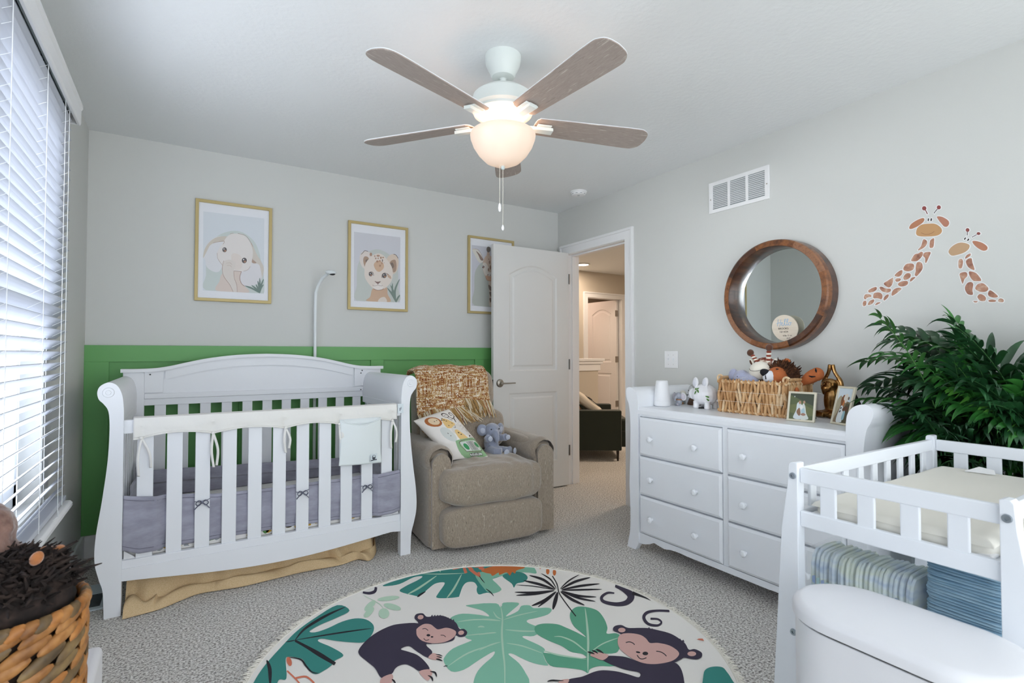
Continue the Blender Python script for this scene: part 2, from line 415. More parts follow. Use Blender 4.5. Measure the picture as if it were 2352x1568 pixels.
obj('window_sill', b, M_trim, t, smooth=False, bevel=.003)

t = thing('added_window', '', 'window', (XL, VY0, VZ0)); del t['label']; del t['category']; t['kind'] = 'structure'  # out-of-view window added to bring more daylight onto the dresser
b = B(); yc = (VY0 + VY1) / 2
for (a, c) in (((VY0, VZ0), (VY1, VZ0 + .05)), ((VY0, VZ1 - .05), (VY1, VZ1)), ((VY0, VZ0), (VY0 + .05, VZ1)), ((VY1 - .05, VZ0), (VY1, VZ1)), ((yc - .03, VZ0), (yc + .03, VZ1))): b.box((xo, a[0], a[1]), (xi, c[0], c[1]))
obj('window_frame', b, M_vinyl, t, smooth=False, bevel=.003)
obj('pane', B().box((xo + .03, VY0 + .05, VZ0 + .05), (xo + .034, VY1 - .05, VZ1 - .05)), gm, t, smooth=False)

# ---- blind (outside mounted)
t = thing('window_blind', 'white horizontal slat blind covering the window on the left wall', 'blind', (XL + .04, -1.9, .54))
M_slat = mat('white_blind_slat', '#c6cad4', .45, sss=0.0)
SY0, SY1 = -3.0, -.912
b = B(); pitch = .0433; xs = XL + .036; a_ = radians(40); hw = .0255
n = 37; z0 = .585
for i in range(n):
    z = z0 + i * pitch
    prof = []
    for k in range(5):
        u = -1 + 2 * k / 4; x = u * hw; c = .003 * (1 - u * u)
        prof.append((xs + x * cos(a_) - c * sin(a_), z + x * sin(a_) + c * cos(a_)))
    b.prism([(p[0], p[1]) for p in prof] + [(p[0] + .0018 * sin(a_), p[1] - .0022) for p in prof[::-1]], 'y', SY0, SY1)
obj('slats', b, M_slat, t, smooth=False)
obj('bottom_rail', B().box((xs - .024, SY0, .538), (xs + .026, SY1, .556)), M_slat, t, smooth=False, bevel=.003)
zt = z0 + n * pitch
obj('headrail', B().box((XL + .004, SY0, zt + .0), (XL + .067, SY1 - .01, zt + .004)).box((XL + .004, SY0, zt), (XL + .007, SY1 - .01, zt + .045)).box((XL + .047, SY0, zt), (XL + .05, SY1 - .01, zt + .045)), mat('headrail_metal', '#cdd9dc', .35), t, smooth=False)
b = B()
b.prism([(XL + .068, zt - .03), (XL + .078, zt - .03), (XL + .082, zt - .02), (XL + .082, zt + .035), (XL + .088, zt + .045), (XL + .088, zt + .06), (XL + .068, zt + .06)], 'y', SY0, -.868)
b.box((XL + .002, -.878, zt - .03), (XL + .07, -.868, zt + .06)); b.box((XL + .002, SY0, zt + .052), (XL + .07, -.868, zt + .06))
obj('valance', b, M_trim, t, smooth=False, bevel=.0015)
b = B()
for y in (-1.03, -1.43, -1.87, -2.31, -2.7):
    for dx, yy in ((-.028, 0), (.03, .0)):
        b.tube([(xs + dx, y + yy, .54), (xs + dx, y + yy, zt)], .0012, 5)
    for i in range(n):
        z = z0 + i * pitch - .004; b.tube([(xs - .026, y, z - .015), (xs + .027, y, z + .018)], .0008, 4)
    for q_ in (B().box((xs - .012, y - .012, zt - .002), (xs + .012, y + .004, zt - .0005)), B().box((xs - .008, y + .03, zt - .002), (xs + .012, y + .036, zt - .0005))): obj('headrail_slot', q_, mat('dark_slot', '#46545a', .5), t, smooth=False)
obj('ladder_cords', b, mat('white_cord', '#f2f4f6', .7), t, smooth=False)
b = B(); b.tube([(xs + .034, -1.14, zt), (xs + .034, -1.14, 1.2), (xs + .034, -1.145, .62), (xs + .037, -1.16, .545), (xs + .045, -1.20, .535), (xs + .036, -1.24, .534), (xs + .040, -1.19, .5335)], .0010, 6)
obj('lift_cord', b, MATS['white_cord'], t)
bxo('grey_panel', (xs + .033, -2.62, 1.292), (xs + .05, -2.135, 1.328), mat('grey_plastic', '#b9b9b7', .6), t, smooth=False, bevel=.001, label='flat light grey bar across the blind')

# ---- small wall and ceiling fittings
t = thing('return_air_vent', 'white louvred return air grille high on the right wall', 'vent', (0, -1.84, 2.16))
b = B(); y0, y1, z0_, z1_ = -2.043, -1.63, 2.06, 2.26
holes = []
hw_ = .098
ys = [(y0 + .028 + k * .1245, y0 + .028 + k * .1245 + .108) for k in range(3)]
for a, c in ys: holes.append([(a, z0_ + .024), (c, z0_ + .024), (c, z1_ - .024), (a, z1_ - .024)])
b.prism([(y0, z0_), (y1, z0_), (y1, z1_), (y0, z1_)], 'x', -.008, -.001, holes=holes)
obj('grille_frame', b, M_trim, t, smooth=False, bevel=.0015)
b = B()
for a, c in ys:
    for k in range(14):
        z = z0_ + .03 + k * .0112; b.add([(-.008, a, z), (-.008, c, z), (.003, c, z + .0135), (.003, a, z + .0135), (-.007, a, z - .001), (-.007, c, z - .001), (.004, c, z + .0125), (.004, a, z + .0125)], [(0, 1, 2, 3), (4, 7, 6, 5), (0, 4, 5, 1), (1, 5, 6, 2), (2, 6, 7, 3), (3, 7, 4, 0)])
o = obj('louvres', b, M_trim, t, smooth=False)
obj('duct_back', B().box((-.0012, y0 + .02, z0_ + .02), (-.0004, y1 - .02, z1_ - .02)), mat('dark_duct', '#858f92', .8), t, smooth=False)
for y in (y0 + .014, y1 - .014): obj('screw', B().lathe([(0, -.002), (.004, -.001), (.004, .001)], 10, (-.0085, y, 2.15), axis='x'), M_nickel, t)

t = thing('light_switch', 'white double toggle switch plate above the dresser', 'light switch', (0, -1.306, 1.113))
obj('cover_plate', B().box((-.006, -1.365, 1.054), (0, -1.248, 1.173)), M_trim, t, smooth=False, bevel=.003)
for y in (-1.328, -1.284):
    obj('toggle', B().box((-.007, y - .006, 1.102), (-.0055, y + .006, 1.126)).box((-.016, y - .004, 1.114), (-.005, y + .004, 1.124)), M_white, t, smooth=False, bevel=.001)
    [obj('screw', B().lathe([(0, -.002), (.003, -.001), (.003, 0)], 10, (-.006, y, zz_), axis='x'), mat('screw_white', '#c9c9c6', .4), t) for zz_ in (1.146, 1.081)]

t = thing('smoke_detector', 'round white smoke detector on the ceiling near the door', 'smoke detector', (-.25, -.60, ZC))
obj('detector_body', B().lathe([(0, -.036), (.03, -.036), (.052, -.03), (.057, -.024), (.06, -.012), (.066, -.008), (.066, 0)], 36, (-.25, -.60, ZC)), M_trim, t, angle=25)
b = B()
for k in range(10):
    a = 2 * pi * k / 10; b.box((-.008, -.001, -.002), (.008, .0008, .002), xf=T((-.25 + .0565 * cos(a), -.60 + .0565 * sin(a), ZC - .023), z=math.degrees(a) + 90))
obj('slot', b, mat('grey_slot', '#8b8d90', .5), t)
obj('test_button', B().lathe([(0, -.0385), (.009, -.038), (.01, -.034)], 14, (-.262, -.615, ZC)), mat('button_grey', '#b9bbc0', .4), t)

t = thing('floor_vent', 'white metal floor register beside the front left crib leg', 'vent', (-3.235, -.64, 0))
def fvl(u, v, z): return (-3.292 + .115 * u, -.80 + .32 * v, z)
b = B(); b.box((-3.292, -.80, .0), (-3.178, -.482, .008), 0)
obj('register_plate', b, mat('vent_white', '#c7d2d8', .4), t, smooth=False, bevel=.002)
b = B()
for k in range(18):
    y = -.77 + k * .0085; b.box((-3.272, y, .0082), (-3.198, y + .0042, .0095))
obj('slots', b, mat('vent_dark', '#3c4348', .6), t, smooth=False)
# ================================================================ ceiling fan
FX, FYc = -1.734, -1.897
t = thing('ceiling_fan', 'white five-blade ceiling fan with greyed wood blades and lit glass bowl', 'ceiling fan', (FX, FYc, ZC))
M_fan = mat('fan_white', '#dfe5e2', .35)
c = (FX, FYc, 0)
obj('canopy', B().lathe([(0, 2.44), (.078, 2.44), (.078, 2.425), (.074, 2.402), (.064, 2.380), (.056, 2.368), (.054, 2.356), (.048, 2.347), (.030, 2.341), (.02, 2.341)], 40, c), M_fan, t, angle=30)
obj('downrod', B().lathe([(.0135, 2.25), (.0135, 2.40)], 20, c).lathe([(.02, 2.352), (.02, 2.345), (.0135, 2.338)], 20, c), M_fan, t)
obj('motor_housing', B().lathe([(.02, 2.292), (.06, 2.290), (.10, 2.283), (.128, 2.262), (.137, 2.235), (.137, 2.205), (.128, 2.195), (.126, 2.185), (.105, 2.176), (.085, 2.16), (.07, 2.155), (0, 2.155)], 48, c), M_fan, t, angle=25)
obj('switch_housing', B().lathe([(.045, 2.16), (.045, 2.125), (.06, 2.122), (.075, 2.115), (.08, 2.095), (.07, 2.088), (.0, 2.088)], 40, c), M_fan, t, angle=30)
# bowl: glowing glass shell
M_bowl = mat('lit_frosted_glass', '#d9cfc4', .35, emis='#ffcba0', es=.14)
prof = [(.006, 1.962), (.04, 1.966), (.075, 1.982), (.105, 2.012), (.127, 2.046), (.139, 2.078), (.141, 2.094), (.137, 2.103), (.122, 2.108)]
obj('glass_bowl', B().lathe(prof + [(r - .004, z + .003) for r, z in prof[::-1] if r > .01], 56, c), M_bowl, t)
obj('finial', B().lathe([(0, 1.946), (.006, 1.948), (.009, 1.955), (.007, 1.962), (.012, 1.966), (.028, 1.970), (.031, 1.978), (.0, 1.98)], 28, c), mat('fan_grey_cap', '#c3cfcf', .35), t)
# bulbs inside the bowl
for k in range(3):
    a = radians(40 + 120 * k); p = (FX + .055 * cos(a), FYc + .055 * sin(a), 2.052)
    obj('bulb', B().ell(p, (.02, .02, .026)), mat('lit_bulb', '#fff3e2', emis='#ffdcb8', es=1.2), t)
for k in range(5):
    a = radians(20 + 72 * k); lamp('fan_lamp_light', 'POINT', (FX + .108 * cos(a), FYc + .108 * sin(a), 2.110), .19, (1, .60, .40), .03)
M_blade = mat('greyed_wood_blade', rough=.5, var=(['#857970', '#a89b93', '#9c8f87', '#cbc2ba'], 7, 6, (1.2, 14, 14)), bump=(40, .1, .002, (1, 10, 1)))
M_bladetop = mat('blade_edge', '#dfe3e6', .5)
for k in range(5):
    az = 56 + 72 * k
    bl = []
    L0, L1 = .155, .685
    pts = [(L0, -.05), (L0 + .03, -.056), (.45, -.066), (L1 - .07, -.071), (L1 - .03, -.064), (L1 - .008, -.045), (L1, -.012), (L1, .012), (L1 - .008, .045), (L1 - .03, .064), (L1 - .07, .071), (.45, .066), (L0 + .03, .056), (L0, .05), (L0 - .012, .03), (L0 - .012, -.03)]
    pts = spline(pts, 4); b = B().prism(pts, 'z', 0, .0035, 0).prism([(x, y) for x, y in inset(pts, -.0005)], 'z', .0035, .0065, 1)
    o = obj('blade', b, [M_blade, M_bladetop], t, smooth=False)
    o.matrix_parent_inverse = Matrix.Translation((-FX, -FYc, -ZC))
    o.matrix_basis = Matrix.Translation((FX, FYc, 2.150)) @ Matrix.Rotation(radians(az), 4, 'Z') @ Matrix.Rotation(radians(-12), 4, 'X')
    b = B()
    b.prism([(.04, -.016), (.10, -.014), (.225, -.018), (.225, .018), (.10, .014), (.04, .016)], 'z', -.020, -.006)
    b.prism([(.15, -.03), (.215, -.03), (.215, .03), (.15, .03)], 'z', -.007, -.001)
    o = obj('blade_arm', b, M_fan, t, smooth=False, bevel=.002)
    o.matrix_parent_inverse = Matrix.Translation((-FX, -FYc, -ZC))
    o.matrix_basis = Matrix.Translation((FX, FYc, 2.150)) @ Matrix.Rotation(radians(az), 4, 'Z') @ Matrix.Rotation(radians(-8), 4, 'X')
M_chain = mat('chain_metal', '#d9d4c8', .35, .6)
for dx, dy, zb, ln, r in ((-.017, .004, 1.80, .032, .0068), (.0, 0, 1.705, .018, .0062)):
    px, py = FX + dx * RT.x + dy, FYc + dx * RT.y
    b = B(); z = 2.06 if dx else 1.95
    b.tube([(px, py, 1.965 if dx else 1.948), (px, py, zb)], .0008, 5)
    zz = 1.96
    while zz > zb: b.ell((px, py, zz), .0016, nu=6, nv=4); zz -= .0042
    ch = obj('pull_chain', b, M_chain, t)
    obj('pull_knob', B().lathe([(0, zb - ln - .004), (r * .7, zb - ln), (r, zb - ln * .6), (r * .75, zb - .004), (.002, zb + .002), (0, zb + .002)], 14, (px, py, 0)), M_trim, ch)

# ================================================================ framed prints (back wall)
M_gold = mat('gold_frame', '#b9a673', .45, .2)
M_mat = mat('print_paper', '#e6e8ee', .6)
GL = mat('picture_glass', '#ffffff', .02, alpha=.06, spec=.5)
def flatc(n, c, r=.7): return mat('ink_' + n, c, r)
def layered(name, shapes, conv, axis_step, parent, base_mats=None):
    """shapes = [(colour, [pts...])...]; conv((u,v),layer)->3d"""
    b = B(); cols = []
    for i, (c, pts) in enumerate(shapes):
        if c not in cols: cols.append(c)
        b.flat([conv(p, i) for p in pts], cols.index(c))
    return obj(name, b, [flatc(c.strip('#'), c) for c in cols], parent, smooth=False, recalc=False)
def picture(label, x0, x1, z0, z1, cu, cv, sc, shapes, lim):
    t = thing('framed_print', label, 'picture', ((x0 + x1) / 2, 0, z0), group='framed animal prints on the back wall')
    fw = .019
    obj('frame', B().prism([(x0, z0), (x1, z0), (x1, z1), (x0, z1)], 'y', -.022, -.002, holes=[[(x0 + fw, z0 + fw), (x1 - fw, z0 + fw), (x1 - fw, z1 - fw), (x0 + fw, z1 - fw)]]), M_gold, t, smooth=False, bevel=.002)
    obj('mount', B().box((x0 + .01, -.010, z0 + .01), (x1 - .01, -.003, z1 - .01)), M_mat, t, smooth=False)
    def conv(p, i):
        u_ = max(lim[0], min(lim[1], p[0])); p = (u_, min(p[1], lim[2] + (u_ - lim[0]) * lim[3]))
        q = at(cu + p[0] / sc, cv + p[1] / sc, 1, -.0104); y = -.0104 - i * .00007; return (q.x, y, q.z)
    layered('print', shapes, conv, None, t)
    obj('glass', B().box((x0 + .015, -.0165, z0 + .015), (x1 - .015, -.0155, z1 - .015)), GL, t, smooth=False)
def S(*p, n=5): return spline(list(p), n)
def E_(x, y, rx, ry=None, rot=0, n=16): return circ(x, y, rx, ry, n, radians(rot))
def leafs(base, tips, w, c='#57756c'): return [(c, stroke([base, ((base[0] + t[0]) / 2 - (t[1] - base[1]) * k, (base[1] + t[1]) / 2 + (t[0] - base[0]) * k), t], w, True)) for t, k in tips]
def eye(x, y, r):
    return [('#f1ece9', E_(x, y, r * 1.15, r * 1.2)), ('#35292d', E_(x, y, r, r * 1.08)), ('#9c6a4d', E_(x + r * .25, y + r * .45, r * .45, r * .4)), ('#ffffff', E_(x - r * .25, y - r * .35, r * .22))]
el = [('#d5dbe2', [(163, 212), (1010, 312), (1000, 1352), (155, 1306)]),
      ('#c6d0cd', S((200, 1305), (200, 1100), (205, 850), (260, 660), (380, 540), (560, 483), (720, 510), (860, 620), (930, 760), (965, 920), (1000, 1130), (1000, 1350), n=4)),
      ('#d8c7be', S((350, 1314), (385, 1180), (430, 1070), (590, 1035), (690, 1045), (690, 1180), (740, 1250), (780, 1338))),
      ('#dddde1', S((163, 850), (180, 740), (250, 620), (360, 560), (490, 570), (470, 620), (430, 690), (360, 790), (380, 900), (425, 960), (380, 1045), (300, 1045), (210, 980), (190, 880))),
      ('#cdc3b6', S((160, 857), (180, 740), (250, 635), (360, 568), (490, 562), (462, 625), (350, 640), (260, 680), (205, 780))),
      ('#dcdade', S((845, 760), (930, 880), (985, 960), (998, 1060), (975, 1120), (950, 1190), (880, 1230), (740, 1250), (680, 1190), (690, 1050), (800, 1000), (830, 900))),
      ('#cfc6bc', S((820, 640), (900, 800), (960, 900), (1000, 1000), (980, 1125), (965, 1060), (940, 960), (880, 920), (830, 860))),
      ('#a98a77', S((822, 830), (850, 880), (900, 925), (850, 930), (818, 890))),
      ('#e3ddda', S((470, 590), (530, 535), (620, 520), (700, 535), (770, 580), (825, 680), (850, 780), (835, 900), (810, 980), (760, 1030), (690, 1045), (590, 1035), (480, 1000), (425, 960), (370, 880), (352, 800), (380, 730), (430, 660))),
      ('#e0d5ce', S((560, 800), (680, 830), (700, 980), (620, 1030), (560, 950))),
      ('#dbd2cb', S((430, 930), (480, 888), (560, 888), (610, 930), (600, 1000), (580, 1050), (600, 1150), (635, 1330), (580, 1330), (540, 1240), (440, 1090), (420, 1010))),
      ('#97786a', stroke([(445, 895), (425, 1010), (450, 1120), (530, 1230), (577, 1330)], 5)), ('#97786a', stroke([(585, 1040), (590, 1130), (625, 1230), (632, 1332)], 5)),
      ('#97786a', stroke([(585, 1036), (640, 1042), (690, 1046)], 6)), ('#97786a', stroke([(690, 1046), (668, 1130), (690, 1210), (735, 1250)], 8)), ('#97786a', stroke([(720, 1042), (780, 1020), (812, 975)], 4)),
      ('#97786a', stroke([(352, 790), (365, 870), (425, 955)], 4)), ('#97786a', stroke([(300, 650), (380, 632), (455, 628), (435, 670)], 5)), ('#97786a', stroke([(640, 520), (740, 545), (800, 610), (850, 700)], 5)),
      ('#b59e90', stroke([(480, 930), (530, 925), (560, 950)], 4)), ('#b59e90', stroke([(490, 960), (530, 960), (555, 985)], 4)), ('#b59e90', stroke([(530, 530), (550, 520), (580, 515)], 6))]
el += eye(457, 745, 32) + eye(730, 893, 36)
el += leafs((945, 1345), [((738, 1243), .05), ((830, 1235), .04), ((890, 1222), .02), ((945, 1135), 0), ((998, 1150), -.05), ((915, 1175), .03), ((997, 1225), -.1)], 24)
picture('gold framed print of a baby elephant, beside the window wall', -2.838, -2.399, 1.4865, 2.125, 440, 450, 6.03, el, (156, 1008, 1306, .054))
li = [('#cbccd4', [(163, 228), (925, 320), (918, 1386), (165, 1360)]),
      ('#bfc5c0', S((212, 1358), (212, 1100), (214, 850), (260, 690), (350, 580), (530, 515), (680, 560), (790, 650), (870, 770), (885, 900), (885, 1150), (884, 1380), n=4)),
      ('#c9a484', S((375, 1362), (430, 1290), (470, 1160), (590, 1170), (700, 1140), (715, 1250), (750, 1380))), ('#ddd2c9', S((560, 1370), (600, 1310), (670, 1300), (700, 1376))),
      ('#dcd1ca', S((258, 690), (270, 600), (330, 545), (420, 570), (470, 640), (420, 800), (350, 840), (290, 790))), ('#a58368', S((315, 700), (335, 635), (395, 645), (415, 710), (380, 790), (340, 800))), ('#705344', S((350, 700), (390, 680), (405, 720), (380, 760))),
      ('#d8c4b2', S((700, 690), (740, 620), (810, 595), (870, 640), (895, 720), (870, 860), (810, 920), (760, 860))), ('#a17f66', S((745, 770), (770, 705), (840, 690), (860, 780), (850, 870), (805, 893), (770, 850))), ('#6e5444', S((750, 770), (790, 730), (820, 790), (790, 830))),
      ('#e0d4ca', S((335, 900), (350, 760), (420, 660), (500, 600), (580, 585), (650, 620), (710, 690), (780, 800), (800, 920), (775, 1040), (700, 1130), (620, 1180), (540, 1185), (470, 1150), (390, 1060), (345, 980))),
      ('#cca684', S((490, 760), (560, 700), (640, 740), (650, 820), (580, 885), (520, 850))), ('#e8e0db', S((480, 1130), (560, 1060), (640, 1130), (610, 1180), (540, 1188))),
      ('#c39f83', S((700, 920), (760, 950), (770, 1000), (720, 970)))]
for x, y, r, s in ((505, 628, 10, 14), (560, 622, 28, 16), (605, 655, 14, 20), (560, 665, 10, 12), (520, 665, 12, 14), (640, 650, 16, 10), (588, 705, 12, 16), (630, 700, 9, 24), (545, 715, 18, 18), (620, 745, 10, 18), (655, 737, 5, 6), (590, 785, 14, 18), (440, 600, 20, 30)): li.append(('#a5795a' if r > 9 else '#6b4f40', E_(x, y, r, s)))
li += eye(438, 925, 32) + eye(660, 948, 38)
li += [('#6e473d', S((500, 1035), (545, 1048), (602, 1040), (575, 1070), (555, 1085), (530, 1068))), ('#7d5b4c', stroke([(553, 1083), (550, 1100), (520, 1112), (490, 1115), (465, 1098)], 5)), ('#7d5b4c', stroke([(550, 1100), (580, 1110), (615, 1115), (635, 1105)], 5)),
       ('#5c4033', stroke([(405, 905), (440, 885), (475, 900), (485, 950)], 8)), ('#5c4033', stroke([(620, 985), (625, 930), (660, 905), (700, 915), (730, 930)], 8)), ('#4b3a32', stroke([(280, 600), (320, 560), (340, 540), (395, 550)], 9)), ('#4b3a32', stroke([(810, 598), (850, 610), (885, 665)], 9)),
       ('#8f6a50', stroke([(480, 1160), (540, 1185), (610, 1180), (650, 1160)], 9))]
li += leafs((850, 1384), [((708, 1148), .05), ((760, 1102), .05), ((792, 1072), -.08), ((910, 1003), -.12), ((915, 1262), -.05)], 30, '#5f776c')
picture('gold framed print of a lion cub, middle of the three prints', -1.897, -1.446, 1.473, 2.116, 790, 500, 7.129, li, (164, 924, 1360, .0345))
gi = [('#c3c4ce', [(183, 253), (880, 340), (880, 1400), (183, 1345)]),
      ('#aeb4ad', S((232, 1345), (232, 1050), (235, 800), (270, 680), (340, 590), (450, 530), (600, 520), (740, 570), (820, 700), (850, 900), (850, 1390), n=4)),
      ('#cdbcab', S((490, 890), (550, 880), (610, 900), (630, 1100), (650, 1370), (505, 1350), (500, 1150))),
      ('#d6d2c8', S((195, 330), (280, 335), (350, 420), (390, 520), (370, 570), (310, 560), (240, 440))), ('#75513f', S((262, 363), (320, 410), (370, 480), (390, 530), (345, 525), (305, 440))),
      ('#bda08b', S((458, 460), (465, 375), (500, 375), (505, 460))), ('#53443a', E_(485, 335, 36, 52)), ('#bda08b', S((545, 470), (548, 400), (580, 400), (590, 470))), ('#53443a', E_(566, 370, 28, 52)),
      ('#c6ab97', S((395, 530), (455, 440), (560, 465), (640, 450), (700, 520), (690, 640), (630, 760), (600, 870), (520, 900), (440, 850), (395, 740), (380, 640))), ('#d6cec4', S((385, 590), (440, 580), (490, 680), (470, 780), (430, 800), (395, 720))),
      ('#c69878', S((432, 820), (500, 805), (570, 812), (585, 870), (520, 902), (455, 880))), ('#dad2ca', S((470, 760), (520, 740), (560, 760), (540, 810), (480, 810)))]
for x, y, r, s in ((505, 565, 14, 32), (520, 660, 14, 40), (485, 700, 12, 30), (490, 510, 8, 12), (545, 600, 12, 40)): gi.append(('#8a664e', E_(x, y, r, s)))
gi += eye(390, 650, 24) + [('#5d4236', E_(476, 790, 7, 14)), ('#5d4236', E_(516, 798, 7, 12)), ('#8c6a56', stroke([(430, 820), (455, 885), (520, 903), (570, 880)], 6)), ('#8c6a56', stroke([(197, 330), (290, 335), (350, 415), (390, 520)], 5)),
       ('#6b5444', S((483, 968), (550, 1030), (552, 1080), (500, 1062))), ('#6b5444', S((500, 1100), (562, 1112), (562, 1195), (520, 1180))), ('#6b5444', S((500, 1215), (548, 1215), (520, 1292)))]
picture('gold framed print of a giraffe, half hidden behind the open door', -.93, -.487, 1.486, 2.125, 1060, 530, 7.838, gi, (183, 880, 1345, .079))

# ================================================================ giraffe wall decals
DEC1 = [(0, stroke([(1060, 135), (1073, 160), (1088, 190)], 12), '#7a3d3c'), (0, E_(1043, 110, 30), '#8c4845'), (0, stroke([(1225, 120), (1200, 150), (1178, 180)], 9), '#2f2b2c'), (0, E_(1245, 97, 28), '#8c4845'),
 (0, S((835, 385), (860, 330), (940, 275), (1020, 245), (1045, 262), (1025, 305), (950, 360), (870, 395)), '#b27a5c'), (0, S((1220, 225), (1290, 228), (1370, 275), (1388, 320), (1362, 362), (1320, 362), (1280, 320), (1240, 270)), '#b57d68'),
 (0, E_(1100, 268, 9, 22, 5), '#3a3433'), (0, E_(1140, 268, 10, 22, 10), '#3a3433'),
 (0, S((930, 440), (950, 380), (1010, 335), (1110, 322), (1190, 325), (1260, 365), (1288, 415), (1270, 460), (1210, 490), (1100, 500), (990, 498), (940, 480)), '#bf9468'), (1, stroke([(998, 450), (1060, 470), (1130, 462), (1183, 430)], 5), '#8f5f43')]
for p in ([(1025, 550), (1050, 540), (1083, 570), (1070, 620), (1030, 660), (965, 693), (960, 680), (1000, 630)], [(1130, 550), (1175, 523), (1180, 560), (1170, 640), (1145, 660), (1118, 650), (1118, 600)], [(860, 830), (910, 750), (960, 735), (1000, 712), (1025, 725), (1015, 770), (960, 830), (910, 845)], [(1040, 730), (1080, 715), (1132, 720), (1110, 780), (1070, 865), (1055, 850), (1055, 800), (1028, 770)],
 [(755, 935), (790, 885), (850, 872), (895, 885), (903, 930), (880, 965), (820, 982), (765, 970)], [(925, 920), (940, 865), (975, 852), (1010, 870), (1022, 930), (1000, 980), (940, 1048), (912, 1030), (925, 980)], [(632, 1040), (680, 990), (730, 965), (743, 990), (725, 1035), (680, 1058)], [(755, 1060), (790, 1015), (835, 1008), (857, 1030), (845, 1070), (800, 1097), (760, 1095)],
 [(845, 1105), (870, 1070), (920, 1063), (900, 1090), (855, 1125)], [(640, 1100), (670, 1078), (718, 1085), (705, 1115), (660, 1127)], [(482, 1150), (540, 1110), (605, 1070), (613, 1090), (600, 1160), (560, 1205), (515, 1190)], [(680, 1155), (720, 1125), (800, 1115), (820, 1145), (790, 1180), (730, 1193), (690, 1180)],
 [(422, 1210), (450, 1195), (510, 1220), (575, 1225), (575, 1260), (530, 1277), (460, 1260)], [(590, 1290), (620, 1235), (680, 1210), (728, 1220), (700, 1255), (605, 1320)], [(270, 1245), (330, 1210), (380, 1200), (383, 1235), (340, 1265), (280, 1275)], [(335, 1330), (350, 1285), (420, 1275), (463, 1310), (450, 1370), (400, 1355), (345, 1355)],
 [(207, 1345), (230, 1300), (300, 1305), (308, 1335), (260, 1345), (225, 1372)], [(480, 1360), (510, 1315), (550, 1303), (540, 1345), (490, 1387)], [(190, 1430), (205, 1395), (240, 1395), (235, 1450), (200, 1465)], [(265, 1430), (290, 1390), (345, 1372), (345, 1405), (310, 1440), (270, 1450)], [(362, 1450), (390, 1415), (440, 1413), (400, 1440)]): DEC1.append((0, spline(p, 4), None))
DEC2 = [(0, stroke([(1640, 435), (1640, 460), (1638, 485)], 8), '#3b2f30'), (0, E_(1643, 410, 26), '#8c4f4a'), (0, stroke([(1770, 475), (1735, 493), (1703, 510)], 8), '#3b2f30'), (0, E_(1795, 460, 26, 20), '#8c4f4a'), (0, E_(1607, 530, 9, 20, 35), '#3a3433'), (0, E_(1652, 545, 10, 20, 40), '#3a3433'),
 (0, S((1380, 710), (1420, 645), (1500, 595), (1580, 585), (1665, 615), (1660, 670), (1600, 720), (1500, 755), (1420, 763)), '#bd9c7b'), (0, S((1710, 568), (1760, 562), (1850, 590), (1915, 640), (1910, 685), (1860, 697), (1800, 670), (1740, 620)), '#b47c62')]
for p in ([(1608, 805), (1630, 760), (1680, 735), (1683, 765), (1640, 795)], [(1520, 830), (1560, 810), (1580, 850), (1565, 930), (1540, 943), (1518, 925)], [(1620, 850), (1650, 810), (1697, 803), (1710, 860), (1740, 955), (1710, 960), (1650, 920)], [(1533, 1020), (1580, 995), (1630, 1000), (1637, 1050), (1600, 1090), (1575, 1155), (1550, 1090)],
 [(1662, 990), (1700, 985), (1770, 1015), (1833, 1105), (1780, 1118), (1720, 1110), (1675, 1050)], [(1608, 1200), (1640, 1145), (1690, 1130), (1722, 1160), (1710, 1240), (1715, 1305), (1650, 1300), (1615, 1250)], [(1750, 1210), (1785, 1160), (1860, 1150), (1930, 1215), (1900, 1262), (1820, 1265), (1765, 1240)], [(1925, 1290), (1960, 1245), (2062, 1325), (2020, 1347), (1945, 1330)],
 [(1780, 1330), (1810, 1298), (1860, 1310), (1897, 1350), (1880, 1393), (1820, 1390), (1790, 1360)], [(1932, 1385), (1980, 1372), (2037, 1385), (2020, 1405), (1950, 1405)], [(2070, 1375), (2100, 1357), (2140, 1375), (2135, 1408), (2075, 1405)], [(1725, 1395), (1780, 1395), (1770, 1412), (1740, 1412)]): DEC2.append((0, spline(p, 4), None))
M_spot = mat('decal_spot', rough=.6, var=(['#8a5d4e', '#a97a64', '#b58770', '#c8ad98'], 28, 2, (1, 1, 1)))
def decal(name, label, D):
    b = B(); ms = [mat('decal_white', '#e8e6e6', .6), M_spot]; idx = {}
    for li_, (lay, pts, c) in enumerate(D):
        P = [at(1950 + p[0] / 6.031, 460 + p[1] / 6.031, 0, -.0008) for p in pts]; P2 = [(q.y, q.z) for q in P]
        if lay == 0: b.flat([(-.0005 - li_ * .00001, p[0], p[1]) for p in inset(P2, -.0035)], 0)
        if c and c not in idx: idx[c] = len(ms); ms.append(flatc(c.strip('#'), c))
        b.flat([(-.0012 - .0002 * lay, p[0], p[1]) for p in P2], idx[c] if c else 1)
    o = obj(name, b, ms, None, smooth=False, recalc=False); tag(o, label, 'wall decal', 'giraffe decals on the right wall')
decal('giraffe_decal', 'larger giraffe wall decal with neck curving down to the left', DEC1)
decal('giraffe_decal', 'smaller giraffe wall decal looking left, partly behind the palm', DEC2)

